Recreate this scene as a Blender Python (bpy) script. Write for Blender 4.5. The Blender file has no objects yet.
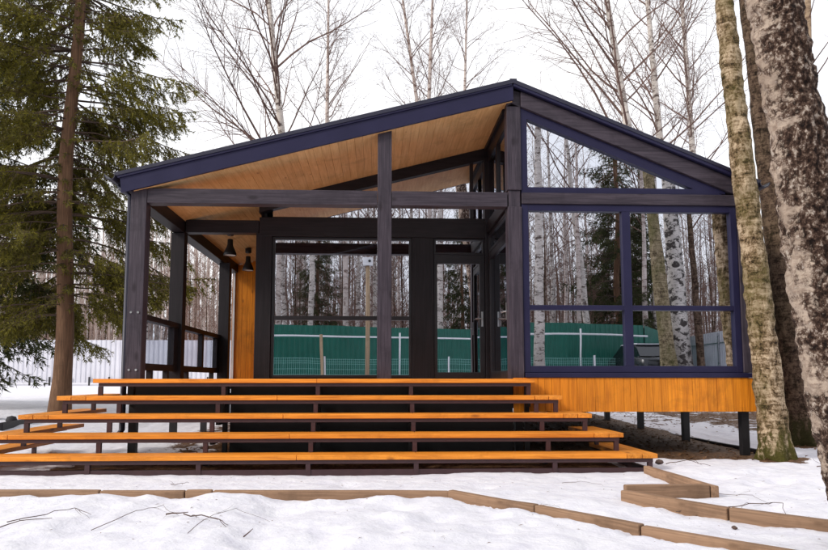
import bpy, bmesh, math, random
import numpy as np
from mathutils import Vector, Matrix, noise

S = bpy.context.scene
COL = S.collection
R = math.radians
rnd = random.Random(7)

# ------------------------------------------------------------------ materials
def new_mat(name):
    m = bpy.data.materials.new(name); m.use_nodes = True
    nt = m.node_tree; nt.nodes.clear()
    out = nt.nodes.new('ShaderNodeOutputMaterial')
    b = nt.nodes.new('ShaderNodeBsdfPrincipled')
    nt.links.new(b.outputs[0], out.inputs[0])
    return m, nt, b, out

def nd(nt, typ, **kw):
    n = nt.nodes.new(typ)
    for k, v in kw.items():
        if k.startswith('i_'):
            key = k[2:]
            n.inputs[int(key) if key.isdigit() else key].default_value = v
        else: setattr(n, k, v)
    return n

def coords(nt, scale=(1, 1, 1), kind='Object', rot=(0, 0, 0)):
    t = nd(nt, 'ShaderNodeTexCoord'); mp = nd(nt, 'ShaderNodeMapping')
    mp.inputs['Scale'].default_value = scale; mp.inputs['Rotation'].default_value = rot
    nt.links.new(t.outputs[kind], mp.inputs[0]); return mp.outputs[0]

def noi(nt, vec, scale, detail=4, rough=.55, dist=0.):
    n = nd(nt, 'ShaderNodeTexNoise'); n.inputs['Scale'].default_value = scale
    n.inputs['Detail'].default_value = detail; n.inputs['Roughness'].default_value = rough
    n.inputs['Distortion'].default_value = dist
    nt.links.new(vec, n.inputs['Vector']); return n.outputs['Fac']

def ramp(nt, fac, stops):
    r = nd(nt, 'ShaderNodeValToRGB'); el = r.color_ramp.elements
    while len(el) > 1: el.remove(el[-1])
    el[0].position = stops[0][0]; el[0].color = (*stops[0][1], 1)
    for p, c in stops[1:]:
        e = el.new(p); e.color = (*c, 1)
    nt.links.new(fac, r.inputs[0]); return r.outputs[0]

def mix(nt, fac, a, b, blend='MIX'):
    m = nd(nt, 'ShaderNodeMix', data_type='RGBA', blend_type=blend)
    for sock, v in ((0, fac), (6, a), (7, b)):
        if isinstance(v, (int, float)): m.inputs[sock].default_value = v
        elif isinstance(v, tuple): m.inputs[sock].default_value = (*v, 1) if len(v) == 3 else v
        else: nt.links.new(v, m.inputs[sock])
    return m.outputs[2]

def mth(nt, op, a, b=None, clamp=False):
    m = nd(nt, 'ShaderNodeMath', operation=op, use_clamp=clamp)
    for i, v in enumerate((a, b)):
        if v is None: continue
        if isinstance(v, (int, float)): m.inputs[i].default_value = v
        else: nt.links.new(v, m.inputs[i])
    return m.outputs[0]

def bump(nt, b, h, strength=.3, dist=.01):
    n = nd(nt, 'ShaderNodeBump'); n.inputs['Strength'].default_value = strength
    n.inputs['Distance'].default_value = dist
    nt.links.new(h, n.inputs['Height']); nt.links.new(n.outputs[0], b.inputs['Normal'])

def wood(name, axis, dark, light, knot=(.05, .02, .01), rough=.55, per='island', var=.25, knots=.16, spec=.3):
    """grain runs along axis 0/1/2"""
    m, nt, b, _ = new_mat(name)
    sc = [14, 14, 14]; sc[axis] = .8
    v = coords(nt, tuple(sc))
    g = noi(nt, v, 2.2, 6, .6, .6)
    sc2 = [60, 60, 60]; sc2[axis] = 1.5
    g2 = noi(nt, coords(nt, tuple(sc2)), 1.5, 3, .5)
    gg = mth(nt, 'ADD', mth(nt, 'MULTIPLY', g, .7), mth(nt, 'MULTIPLY', g2, .3))
    c = ramp(nt, gg, [(.33, dark), (.62, light)])
    geo = nd(nt, 'ShaderNodeNewGeometry')
    oi = nd(nt, 'ShaderNodeObjectInfo')
    rr = geo.outputs['Random Per Island'] if per == 'island' else oi.outputs['Random']
    hv = nd(nt, 'ShaderNodeHueSaturation'); nt.links.new(c, hv.inputs['Color'])
    nt.links.new(mth(nt, 'ADD', mth(nt, 'MULTIPLY', rr, var), 1 - var / 2), hv.inputs['Value'])
    c = hv.outputs[0]
    wr = noi(nt, coords(nt, (1.7, 1.7, 1.7)), 1.3, 7, .7, .4)
    c = mix(nt, ramp(nt, wr, [(.52, (0, 0, 0)), (.72, (.55, .55, .55))]), c, tuple(x * .62 for x in dark))
    if knots:
        sk = [3.2, 3.2, 3.2]; sk[axis] = 1.3
        vo = nd(nt, 'ShaderNodeTexVoronoi'); vo.inputs['Scale'].default_value = 1.3
        nt.links.new(coords(nt, tuple(sk)), vo.inputs['Vector'])
        kf = ramp(nt, vo.outputs['Distance'], [(knots * .45, (1, 1, 1)), (knots, (0, 0, 0))])
        c = mix(nt, mth(nt, 'MULTIPLY', kf, .75), c, knot)
    nt.links.new(c, b.inputs['Base Color'])
    b.inputs['Roughness'].default_value = rough; b.inputs['Specular IOR Level'].default_value = spec
    bump(nt, b, gg, .25, .004)
    return m

def plain(name, col, rough=.5, metal=0., var=.12, scale=6., bmp=.1, spec=.5):
    m, nt, b, _ = new_mat(name)
    n = noi(nt, coords(nt), scale, 5)
    lo = tuple(x * (1 - var) for x in col); hi = tuple(min(1, x * (1 + var)) for x in col)
    nt.links.new(ramp(nt, n, [(.3, lo), (.7, hi)]), b.inputs['Base Color'])
    nt.links.new(mth(nt, 'ADD', mth(nt, 'MULTIPLY', n, .2), rough - .1), b.inputs['Roughness'])
    b.inputs['Metallic'].default_value = metal; b.inputs['Specular IOR Level'].default_value = spec
    if bmp: bump(nt, b, n, bmp, .003)
    return m

TD, TL_, TK = (.019, .015, .023), (.062, .049, .064), (.012, .008, .012)
M = {}
M['timber_x'] = wood('stained_timber_x', 0, TD, TL_, TK, .5, 'object', .15)
M['timber_y'] = wood('stained_timber_y', 1, TD, TL_, TK, .5, 'object', .15)
M['timber_z'] = wood('stained_timber_z', 2, TD, TL_, TK, .5, 'object', .15)
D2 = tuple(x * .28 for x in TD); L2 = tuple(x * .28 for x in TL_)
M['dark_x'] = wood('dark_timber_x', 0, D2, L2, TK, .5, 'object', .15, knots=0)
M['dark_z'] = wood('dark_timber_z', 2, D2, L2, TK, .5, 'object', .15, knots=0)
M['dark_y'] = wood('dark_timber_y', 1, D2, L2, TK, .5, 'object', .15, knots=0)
M['orange_x'] = wood('orange_board_x', 0, (.50, .150, .014), (.82, .30, .034), (.20, .05, .008), .42, 'object', .22, .13)
M['orange_y'] = wood('orange_board_y', 1, (.50, .160, .018), (.82, .32, .044), (.20, .05, .008), .42, 'object', .22, .13)
M['orange_z'] = wood('orange_plank_z', 2, (.46, .135, .008), (.78, .27, .016), (.3, .08, .008), .45, 'island', .16, .1)
M['ceil'] = wood('pine_ceiling_y', 1, (.60, .355, .145), (.78, .52, .25), (.34, .17, .07), .5, 'island', .10, .1)
M['curb'] = wood('edging_wood_x', 0, (.17, .10, .06), (.34, .21, .13), (.08, .04, .02), .75, 'object', .2, .1)
M['blue'] = plain('blue_metal', (.017, .016, .048), .4, 0, .1, 3, .03, .25)
M['bluedk'] = plain('dark_blue_metal', (.018, .018, .038), .4, 0, .1, 3, .03)
M['frame_in'] = plain('black_frame', (.012, .010, .014), .4, 0, .15, 5, .03)
M['maroon'] = plain('maroon_steel', (.045, .018, .021), .45, 0, .2, 8, .05)
M['black'] = plain('black_steel', (.012, .011, .013), .5, 0, .2, 8, .08)
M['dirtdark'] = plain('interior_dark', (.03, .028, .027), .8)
M['floor'] = plain('interior_floor', (.10, .07, .05), .6)
M['rubber'] = plain('rubber', (.02, .018, .022), .8)
M['white'] = plain('white_paint', (.75, .76, .78), .5, 0, .06)
M['chrome'] = plain('steel', (.6, .6, .62), .3, .9, .05)
M['lampin'] = plain('lamp_inside', (.75, .72, .68), .5)
M['post_wood'] = wood('pale_post_z', 2, (.30, .2, .12), (.48, .35, .22), (.12, .06, .03), .7, 'object', .2, .1)
M['planks_grey'] = wood('brown_brace', 0, (.16, .07, .05), (.28, .13, .09), (.06, .03, .02), .7, 'object', .2, .1)
M['greenfence'] = plain('green_sheet', (.004, .115, .080), .4, 0, .15, 1.5, .03)
M['greyfence'] = plain('grey_sheet', (.60, .60, .66), .4, 0, .08, 1.5, .03)
M['greymesh'] = plain('green_wire', (.25, .5, .45), .5)
M['carpaint'] = plain('car_paint', (.02, .022, .026), .25)
M['carglass'] = plain('car_glass', (.01, .012, .014), .08)
M['carroof'] = plain('car_roof', (.62, .64, .68), .4)

def mk_glass():
    m, nt, b, out = new_mat('reflective_glass')
    nt.nodes.remove(b)
    g = nd(nt, 'ShaderNodeBsdfGlossy'); g.inputs['Color'].default_value = (.82, .85, .93, 1); g.inputs['Roughness'].default_value = .0
    t = nd(nt, 'ShaderNodeBsdfTransparent'); t.inputs['Color'].default_value = (.35, .36, .38, 1)
    w = noi(nt, coords(nt), .9, 1)
    bp = nd(nt, 'ShaderNodeBump'); bp.inputs['Strength'].default_value = .05; bp.inputs['Distance'].default_value = .03
    nt.links.new(w, bp.inputs['Height']); nt.links.new(bp.outputs[0], g.inputs['Normal'])
    mx = nd(nt, 'ShaderNodeMixShader'); mx.inputs[0].default_value = .76
    nt.links.new(t.outputs[0], mx.inputs[1]); nt.links.new(g.outputs[0], mx.inputs[2])
    nt.links.new(mx.outputs[0], out.inputs[0])
    return m
M['glass'] = mk_glass()
def mk_clear():
    m, nt, b, out = new_mat('tinted_clear_glass')
    nt.nodes.remove(b)
    g = nd(nt, 'ShaderNodeBsdfGlossy'); g.inputs['Color'].default_value = (.9, .92, 1, 1); g.inputs['Roughness'].default_value = .0
    t = nd(nt, 'ShaderNodeBsdfTransparent'); t.inputs['Color'].default_value = (.78, .80, .84, 1)
    mx = nd(nt, 'ShaderNodeMixShader'); mx.inputs[0].default_value = .10
    nt.links.new(t.outputs[0], mx.inputs[1]); nt.links.new(g.outputs[0], mx.inputs[2])
    nt.links.new(mx.outputs[0], out.inputs[0])
    return m
M['clear'] = mk_clear()

def mk_birch(name, white, dark, freq=1., amount=.5, mossz=0., base=(.06, .045, .03), soft=.10):
    m, nt, b, _ = new_mat(name)
    big = noi(nt, coords(nt, (3.2, 3.2, 8. * freq)), 1.1, 8, .68, .35)
    fine = noi(nt, coords(nt, (6, 6, 60 * freq)), 1.2, 5, .65)
    spk = noi(nt, coords(nt, (30, 30, 40)), 1., 5, .7)
    tone = noi(nt, coords(nt, (1.5, 1.5, .9)), 2., 4)
    c = ramp(nt, tone, [(.3, tuple(x * .68 for x in white)), (.7, white)])
    c = mix(nt, mth(nt, 'MULTIPLY', ramp(nt, spk, [(.45, (0, 0, 0)), (.7, (1, 1, 1))]), .35), c, tuple(x * .55 for x in white))
    t = 1 - amount
    bb = mth(nt, 'ADD', big, mth(nt, 'MULTIPLY', mth(nt, 'SUBTRACT', spk, .5), .16))
    f1 = ramp(nt, bb, [(t - .02, (0, 0, 0)), (t - .02 + soft, (1, 1, 1))])
    f2 = ramp(nt, fine, [(.56, (0, 0, 0)), (.68, (1, 1, 1))])
    c = mix(nt, mth(nt, 'MULTIPLY', f2, .75), c, tuple(x * 1.6 for x in dark))
    dk = mix(nt, spk, tuple(x * .6 for x in dark), tuple(min(1, x * 2.2) for x in dark))
    c = mix(nt, mth(nt, 'MULTIPLY', f1, .95), c, dk)
    sep = nd(nt, 'ShaderNodeSeparateXYZ'); tc = nd(nt, 'ShaderNodeTexCoord')
    nt.links.new(tc.outputs['Object'], sep.inputs[0])
    zz = mth(nt, 'ADD', sep.outputs[2], mth(nt, 'MULTIPLY', mth(nt, 'SUBTRACT', big, .5), 5.))
    lo = ramp(nt, mth(nt, 'DIVIDE', zz, 3.), [(.05, (1, 1, 1)), (.6, (0, 0, 0))])
    c = mix(nt, mth(nt, 'MULTIPLY', lo, mossz), c, mix(nt, spk, tuple(x * .5 for x in base), tuple(x * 2. for x in base)))
    nt.links.new(c, b.inputs['Base Color']); b.inputs['Roughness'].default_value = .8
    b.inputs['Specular IOR Level'].default_value = .2
    bump(nt, b, mth(nt, 'ADD', mth(nt, 'ADD', big, mth(nt, 'MULTIPLY', fine, .4)), mth(nt, 'MULTIPLY', spk, .3)), .6, .02)
    return m
def mk_rough(name, dark, mid, light, moss, mossz=.6, mossf=0., fs=1.):
    """rough fissured bark with moss"""
    m, nt, b, _ = new_mat(name)
    v1 = noi(nt, coords(nt, (11 * fs, 11 * fs, 6 * fs)), 1., 8, .7, .5)
    v2 = noi(nt, coords(nt, (4 * fs, 4 * fs, 19 * fs)), 1., 7, .7, .4)
    v3 = noi(nt, coords(nt, (40, 40, 36)), 1., 5, .7)
    q = noi(nt, coords(nt, (1.7, 1.7, .9)), 1., 4)
    h = mth(nt, 'ADD', mth(nt, 'ADD', mth(nt, 'MULTIPLY', v1, .42), mth(nt, 'MULTIPLY', v2, .34)), mth(nt, 'MULTIPLY', v3, .24))
    c = ramp(nt, h, [(.425, dark), (.485, mid), (.565, light)])
    g = mth(nt, 'MULTIPLY', ramp(nt, q, [(.42, (0, 0, 0)), (.62, (1, 1, 1))]), ramp(nt, v3, [(.35, (0, 0, 0)), (.55, (1, 1, 1))]))
    c = mix(nt, mth(nt, 'MULTIPLY', g, mossf), c, moss)
    sep = nd(nt, 'ShaderNodeSeparateXYZ'); tc = nd(nt, 'ShaderNodeTexCoord')
    nt.links.new(tc.outputs['Object'], sep.inputs[0])
    zz = mth(nt, 'ADD', sep.outputs[2], mth(nt, 'MULTIPLY', mth(nt, 'SUBTRACT', v1, .5), 1.8))
    c = mix(nt, ramp(nt, zz, [(.15, (1, 1, 1)), (mossz, (0, 0, 0))]), c, mix(nt, v3, tuple(x * .2 for x in moss), tuple(x * 1.1 for x in moss)))
    nt.links.new(c, b.inputs['Base Color']); b.inputs['Roughness'].default_value = .9
    b.inputs['Specular IOR Level'].default_value = .15
    bump(nt, b, h, 1., .05)
    return m
M['birch'] = mk_birch('birch_bark', (.68, .62, .57), (.05, .032, .027), 1., .475, .4)
M['birch_far'] = mk_birch('birch_bark_pale', (.66, .57, .52), (.10, .06, .05), .8, .465, .3)
M['birch_dark'] = mk_birch('birch_bark_marked', (.72, .67, .62), (.022, .017, .016), .55, .50, .6, (.03, .022, .018), .06)
M['bark_moss'] = mk_rough('mossy_bark', (.05, .035, .022), (.20, .155, .09), (.36, .29, .19), (.10, .10, .03), .8, .8)
M['bark_brown'] = mk_rough('brown_bark', (.014, .008, .006), (.065, .04, .028), (.17, .115, .08), (.06, .055, .02), .6, .25)
M['bark_orange'] = mk_birch('tan_bark', (.45, .33, .22), (.10, .06, .04), 1., .45, .2)

def mk_oldbark():
    m, nt, b, _ = new_mat('old_birch_bark')
    p = noi(nt, coords(nt, (6, 6, 4.5)), 1., 9, .68, .5)
    q = noi(nt, coords(nt, (2.2, 2.2, 1.2)), 1., 4, .55)
    f = noi(nt, coords(nt, (16, 16, 30)), 1., 6, .65)
    s = noi(nt, coords(nt, (26, 26, 20)), 1., 6, .7)
    hz = noi(nt, coords(nt, (1.6, 1.6, 11)), 1., 5, .6, .4)
    c = ramp(nt, q, [(.3, (.27, .205, .155)), (.55, (.50, .40, .32)), (.75, (.38, .31, .25))])
    c = mix(nt, mth(nt, 'MULTIPLY', ramp(nt, f, [(.47, (0, 0, 0)), (.62, (1, 1, 1))]), .65), c, (.20, .135, .10))
    c = mix(nt, mth(nt, 'MULTIPLY', ramp(nt, s, [(.48, (0, 0, 0)), (.62, (1, 1, 1))]), .5), c, (.25, .18, .14))
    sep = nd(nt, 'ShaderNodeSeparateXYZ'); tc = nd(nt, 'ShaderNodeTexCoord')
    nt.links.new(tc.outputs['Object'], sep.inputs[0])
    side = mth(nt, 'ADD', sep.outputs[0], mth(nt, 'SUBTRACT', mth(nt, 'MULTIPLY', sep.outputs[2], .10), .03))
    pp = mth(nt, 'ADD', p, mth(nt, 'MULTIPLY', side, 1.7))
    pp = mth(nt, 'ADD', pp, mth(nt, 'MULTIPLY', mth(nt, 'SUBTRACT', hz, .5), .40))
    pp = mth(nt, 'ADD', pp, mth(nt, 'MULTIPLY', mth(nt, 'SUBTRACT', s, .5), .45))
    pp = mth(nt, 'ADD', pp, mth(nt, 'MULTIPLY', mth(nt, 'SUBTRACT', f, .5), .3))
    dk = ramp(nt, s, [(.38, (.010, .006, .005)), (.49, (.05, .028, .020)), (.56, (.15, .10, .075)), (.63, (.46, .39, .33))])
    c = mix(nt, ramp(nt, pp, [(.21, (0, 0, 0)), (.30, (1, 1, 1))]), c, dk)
    nt.links.new(c, b.inputs['Base Color']); b.inputs['Roughness'].default_value = .9
    b.inputs['Specular IOR Level'].default_value = .15
    bump(nt, b, mth(nt, 'SUBTRACT', mth(nt, 'ADD', mth(nt, 'MULTIPLY', f, .6), mth(nt, 'MULTIPLY', s, .8)), mth(nt, 'MULTIPLY', pp, .5)), 1., .03)
    return m
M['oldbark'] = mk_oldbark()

M['lichen'] = mk_rough('lichen_bark', (.022, .013, .008), (.18, .12, .065), (.54, .42, .29), (.10, .09, .022), .42, .7)
M['twig'] = plain('twig_brown', (.13, .075, .06), .8, 0, .3, 4, 0)
M['twig_red'] = plain('twig_red', (.15, .08, .06), .8, 0, .25, 2, 0)
M['fallen'] = plain('fallen_twig', (.09, .055, .045), .8, 0, .3, 20, 0)
M['spruce_bark'] = wood('spruce_bark', 2, (.08, .042, .025), (.20, .112, .065), (.04, .02, .015), .9, 'object', .1, 0)

def mk_needles(name, a, b_, c_):
    m, nt, b, out = new_mat(name)
    geo = nd(nt, 'ShaderNodeNewGeometry')
    n = noi(nt, coords(nt), .8, 3)
    f = mth(nt, 'ADD', mth(nt, 'MULTIPLY', geo.outputs['Random Per Island'], .45), mth(nt, 'MULTIPLY', n, .6))
    nt.links.new(ramp(nt, f, [(.25, a), (.5, b_), (.8, c_)]), b.inputs['Base Color'])
    b.inputs['Roughness'].default_value = .6; b.inputs['Specular IOR Level'].default_value = .25
    tr = nd(nt, 'ShaderNodeBsdfTranslucent'); tr.inputs['Color'].default_value = (*c_, 1)
    mx = nd(nt, 'ShaderNodeMixShader'); mx.inputs[0].default_value = .25
    nt.links.new(b.outputs[0], mx.inputs[1]); nt.links.new(tr.outputs[0], mx.inputs[2])
    nt.links.new(mx.outputs[0], out.inputs[0])
    return m
M['needles'] = mk_needles('spruce_needles', (.040, .027, .012), (.085, .080, .014), (.27, .24, .03))
M['needles_dk'] = mk_needles('spruce_needles_dark', (.022, .022, .010), (.040, .045, .014), (.07, .085, .022))

def mk_snow():
    m, nt, b, _ = new_mat('snow_ground')
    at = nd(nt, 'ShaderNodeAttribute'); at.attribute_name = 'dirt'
    v = coords(nt)
    n1 = noi(nt, v, 2.4, 8, .65); n2 = noi(nt, v, 22, 5, .7); n3 = noi(nt, v, 6, 4)
    snow = ramp(nt, n3, [(.3, (.64, .635, .71)), (.7, (.735, .735, .78))])
    dirt_dark = ramp(nt, n2, [(.3, (.035, .018, .010)), (.5, (.10, .052, .026)), (.68, (.20, .115, .065))])
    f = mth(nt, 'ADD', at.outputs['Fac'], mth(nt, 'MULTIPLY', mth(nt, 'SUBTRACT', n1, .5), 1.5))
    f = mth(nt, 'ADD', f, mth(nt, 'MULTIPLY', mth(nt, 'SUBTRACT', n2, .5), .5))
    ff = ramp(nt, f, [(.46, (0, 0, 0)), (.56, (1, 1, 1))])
    # specks of bark and leaf crumbs
    vo = nd(nt, 'ShaderNodeTexVoronoi'); vo.inputs['Scale'].default_value = 9.; nt.links.new(v, vo.inputs['Vector'])
    sp = ramp(nt, vo.outputs['Distance'], [(.03, (1, 1, 1)), (.055, (0, 0, 0))])
    sp = mth(nt, 'MULTIPLY', sp, ramp(nt, n1, [(.5, (0, 0, 0)), (.62, (1, 1, 1))]))
    c = mix(nt, mth(nt, 'MULTIPLY', sp, .6), snow, (.16, .10, .07))
    c = mix(nt, ff, c, dirt_dark)
    nt.links.new(c, b.inputs['Base Color'])
    b.inputs['Roughness'].default_value = .75; b.inputs['Specular IOR Level'].default_value = .2
    bump(nt, b, mth(nt, 'ADD', mth(nt, 'MULTIPLY', n3, 1.), mth(nt, 'MULTIPLY', n2, .15)), .6, .05)
    return m
M['snow'] = mk_snow()
M['leaf'] = mk_needles('dead_leaves', (.05, .025, .012), (.13, .065, .03), (.24, .13, .07))

# ------------------------------------------------------------------ mesh builder
class MB:
    def __init__(s): s.v = []; s.f = []
    def add(s, vs, fs):
        o = len(s.v); s.v += [tuple(v) for v in vs]; s.f += [tuple(i + o for i in f) for f in fs]; return s
    def box(s, x0, x1, y0, y1, z0, z1):
        return s.add([(x0,y0,z0),(x1,y0,z0),(x1,y1,z0),(x0,y1,z0),(x0,y0,z1),(x1,y0,z1),(x1,y1,z1),(x0,y1,z1)],
                     [(0,3,2,1),(4,5,6,7),(0,1,5,4),(1,2,6,5),(2,3,7,6),(3,0,4,7)])
    def prism(s, poly, y0, y1):
        """polygon in x,z extruded along y (poly counter-clockwise seen from -y)"""
        n = len(poly)
        vs = [(x, y0, z) for x, z in poly] + [(x, y1, z) for x, z in poly]
        fs = [tuple(range(n)), tuple(range(2*n-1, n-1, -1))]
        for i in range(n):
            j = (i + 1) % n; fs.append((i, i + n, j + n, j))
        return s.add(vs, fs)
    def beam(s, a, b, w, h, up=(0, 0, 1)):
        a = Vector(a); b = Vector(b); d = (b - a).normalized(); u = Vector(up)
        sd = d.cross(u).normalized(); u = sd.cross(d).normalized()
        vs = []
        for p in (a, b):
            for i, j in ((-1,-1),(1,-1),(1,1),(-1,1)): vs.append(p + sd*w/2*i + u*h/2*j)
        return s.add(vs, [(0,1,2,3),(7,6,5,4),(0,4,5,1),(1,5,6,2),(2,6,7,3),(3,7,4,0)])
    def tube(s, pts, rs, n=8, cap=True):
        pts = [Vector(p) for p in pts]; o = len(s.v); L = len(pts)
        d0 = (pts[1] - pts[0]).normalized()
        u = d0.orthogonal().normalized()
        for i, p in enumerate(pts):
            d = (pts[min(i+1, L-1)] - pts[max(i-1, 0)]).normalized()
            u = (u - d * u.dot(d))
            u = u.normalized() if u.length > 1e-6 else d.orthogonal().normalized()
            w = d.cross(u)
            for k in range(n):
                a = 2*math.pi*k/n
                q = p + (u*math.cos(a) + w*math.sin(a)) * rs[i]
                s.v.append((q.x, q.y, q.z))
        for i in range(L-1):
            for k in range(n):
                a = o+i*n+k; b = o+i*n+(k+1)%n
                s.f.append((a, b, b+n, a+n))
        if cap:
            s.f.append(tuple(o+k for k in range(n-1, -1, -1)))
            s.f.append(tuple(o+(L-1)*n+k for k in range(n)))
        return s
    def lathe(s, prof, c, n=20):
        o = len(s.v); L = len(prof)
        for r, z in prof:
            for k in range(n):
                a = 2*math.pi*k/n; s.v.append((c[0]+r*math.cos(a), c[1]+r*math.sin(a), c[2]+z))
        for i in range(L-1):
            for k in range(n):
                a = o+i*n+k; b = o+i*n+(k+1)%n; s.f.append((a, b, b+n, a+n))
        return s
    def mesh(s, name, mat, off=(0, 0, 0), smooth=False, rec=True):
        me = bpy.data.meshes.new(name)
        v = [(x-off[0], y-off[1], z-off[2]) for x, y, z in s.v]
        me.from_pydata(v, [], s.f); me.materials.append(mat)
        if rec:
            bm = bmesh.new(); bm.from_mesh(me); bmesh.ops.recalc_face_normals(bm, faces=bm.faces); bm.to_mesh(me); bm.free()
        if smooth: me.polygons.foreach_set('use_smooth', [True]*len(me.polygons))
        me.update(); return me

def world_of(o):
    p = Vector((0, 0, 0))
    while o is not None: p += Vector(o.location); o = o.parent
    return p

def part(name, mb, mat, parent=None, smooth=False, bevel=0., loc=None):
    """mesh given in world coordinates; becomes a child of parent (or a top-level mesh with origin loc)"""
    off = world_of(parent) if parent else Vector(loc or (0, 0, 0))
    me = mb.mesh(name, mat, off, smooth)
    o = bpy.data.objects.new(name, me); COL.objects.link(o)
    if parent: o.parent = parent
    else: o.location = off
    if bevel:
        b = o.modifiers.new('bevel', 'BEVEL'); b.width = bevel; b.segments = 2; b.limit_method = 'ANGLE'
    return o

def thing(name, loc, label, cat, group=None):
    o = bpy.data.objects.new(name, None); COL.objects.link(o); o.location = loc
    o.empty_display_size = .2
    return tag(o, label, cat, group)
def tag(o, label, cat, group=None):
    o['label'] = label; o['category'] = cat
    if group: o['group'] = group
    return o

# ------------------------------------------------------------------ ground
def sst(a, b, x):
    t = max(0., min(1., (x-a)/(b-a))); return t*t*(3-2*t)
def ground_base(x, y):
    z = .05
    z += .024*max(0, min(y, 45)-9.5)
    z += .28*sst(-3.8, -7.5, x)*sst(6, 13, y)
    z += 1.06*sst(-.4, -3.6, y)
    z += .25*sst(14, 40, abs(x))
    return z
CURB = [(-4.6, 6.62), (-2.52, 6.49), (.671, 6.37), (1.294, 5.641), (1.842, 4.80), (2.6, 3.9)]
def curb_y(x):
    for (x0, y0), (x1, y1) in zip(CURB, CURB[1:]):
        if x0 <= x <= x1: return y0 + (y1-y0)*(x-x0)/(x1-x0)
    return 6.62 if x < 0 else 3.9
def ground_h(x, y):
    z = ground_base(x, y)
    if abs(x) < 40 and abs(y) < 45:
        n = noise.noise(Vector((x*.55, y*.55, 0)))*.05 + noise.noise(Vector((x*1.7, y*1.7, 3)))*.032
        n += noise.noise(Vector((x*4.5, y*4.5, 5)))*.022 + abs(noise.noise(Vector((x*7.5, y*7.5, 15))))*.022 - .04*max(0, noise.noise(Vector((x*3.1, y*3.1, 8)))-.22) + noise.noise(Vector((x*11, y*11, 9)))*.004
        flat = 1.
        if 6.2 < y < 8.6 and -6 < x < 3.5: flat = .45
        if 9.3 < y < 18 and -3.2 < x < 5.6: flat = .45
        z += n*flat
        # snow bank heaped against the front of the edging timbers
        if x < 2.6 and y < 7:
            d = curb_y(x) - y
            if d > 0:
                w = noise.noise(Vector((x*1.25, 2.2, 1)))*.5+.5
                w2 = noise.noise(Vector((x*3.1, y*2., 4)))*.5+.5
                z += (.016 + .145*w*w + .055*w2)*sst(.04, .45, d)*(1-.5*sst(1.2, 3.5, d)) - .015*sst(.25, .0, d)
        if x > 2.9 and y < 9.2:
            z += .05*math.exp(-((x-4.1)/.9)**2-((y-8.3)/.5)**2) + .02*sst(3, 5, x)
        # shallow footprints
        for fx, fy in ((3.95, 7.05), (4.25, 7.2), (4.6, 6.9), (3.7, 7.55), (.15, 5.55), (-.05, 5.2), (.45, 5.15), (.8, 5.55), (-.75, 5.55), (.1, 4.8), (3.4, 5.9), (-1.9, 4.9), (1.1, 7.1), (-.3, 7.3)):
            q = ((x-fx)/.13)**2 + ((y-fy)/.16)**2
            if q < 6: z -= .045*math.exp(-q*1.2)
    return z
def dirt_dark_f(x, y):
    d = 0.
    if -6 < x < 14 and 8.6 < y < 32:
        d = max(d, 1.3*sst(9.18, 9.5, y)*sst(18.6, 17.6, y)*sst(-3.1, -1.9, x)*sst(5.75, 5.35, x))
        d = max(d, .62*sst(6.4, 7.4, x)*sst(11.2, 13, y)*sst(27, 23, y)*sst(13, 10, x))
        d = max(d, .42*sst(5.5, 6, x)*sst(13.5, 15, y)*sst(27, 22, y)*sst(12, 10, x))
        d = max(d, .5*sst(-4.2, -3, x)*sst(-1.5, -2.5, x)*sst(9.2, 10, y)*sst(18, 16, y))
    if -4.3 < x < 3.1 and 8.1 < y < 9.6: d = max(d, 1.2*sst(8.13, 8.2, y)*sst(-4.3, -3.6, x)*sst(3.1, 3.0, x))  # ground under the steps darkened with the soil colour so the gap reads black
    for tx, ty, tr in ((5.46, 9.2, .45), (6.9, 11., .7), (3.1, 4.35, .24), (-6.75, 15, .45)):
        q = math.hypot(x-tx, y-ty)/tr
        d = max(d, .75*(1-sst(.55, 1.15, q)))
    return d
def axis(lo, hi, step, far, g=1.22):
    a = [lo]
    while a[-1] < hi: a.append(a[-1]+step)
    s = step
    while a[-1] < far: s *= g; a.append(a[-1]+s)
    s = step; b = [lo]
    while b[-1] > -far: s *= g; b.append(b[-1]-s)
    return sorted(set(b[1:]+a))
gx = axis(-5., 6.2, .05, 420); gy = axis(3.2, 9.6, .05, 420, 1.12)
mb = MB()
mb.v = [(x, y, ground_h(x, y)) for y in gy for x in gx]
nx = len(gx)
mb.f = [(j*nx+i, j*nx+i+1, (j+1)*nx+i+1, (j+1)*nx+i) for j in range(len(gy)-1) for i in range(nx-1)]
gm = mb.mesh('ground', M['snow'], smooth=True, rec=False)
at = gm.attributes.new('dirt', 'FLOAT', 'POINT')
at.data.foreach_set('value', [dirt_dark_f(v[0], v[1]) for v in mb.v])
go = bpy.data.objects.new('ground', gm); COL.objects.link(go); go['kind'] = 'structure'

# leaf litter
lv, lf = [], []
for _ in range(5200):
    while True:
        x = rnd.uniform(-3., 11); y = rnd.uniform(9.1, 20)
        if rnd.random() < dirt_dark_f(x, y)*.9: break
    z = ground_h(x, y) + rnd.uniform(.004, .02); s = rnd.uniform(.02, .05)
    a = rnd.uniform(0, 6.28); t = rnd.uniform(-.5, .5)
    o = len(lv)
    for u, w in ((-1, 0), (0, .55), (1, 0), (0, -.55)):
        lv.append((x+s*(u*math.cos(a)-w*math.sin(a)), y+s*(u*math.sin(a)+w*math.cos(a)), z+s*(u*t)+abs(w)*s*.4))
    lf.append((o, o+1, o+2, o+3))
mb = MB(); mb.v = lv; mb.f = lf
lm = mb.mesh('leaf_litter', M['leaf'], rec=False)
lo = bpy.data.objects.new('leaf_litter', lm); COL.objects.link(lo); lo['kind'] = 'stuff'
tag(lo, 'dead brown leaves lying on bare soil under and beside the cabin', 'leaf litter')

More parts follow.
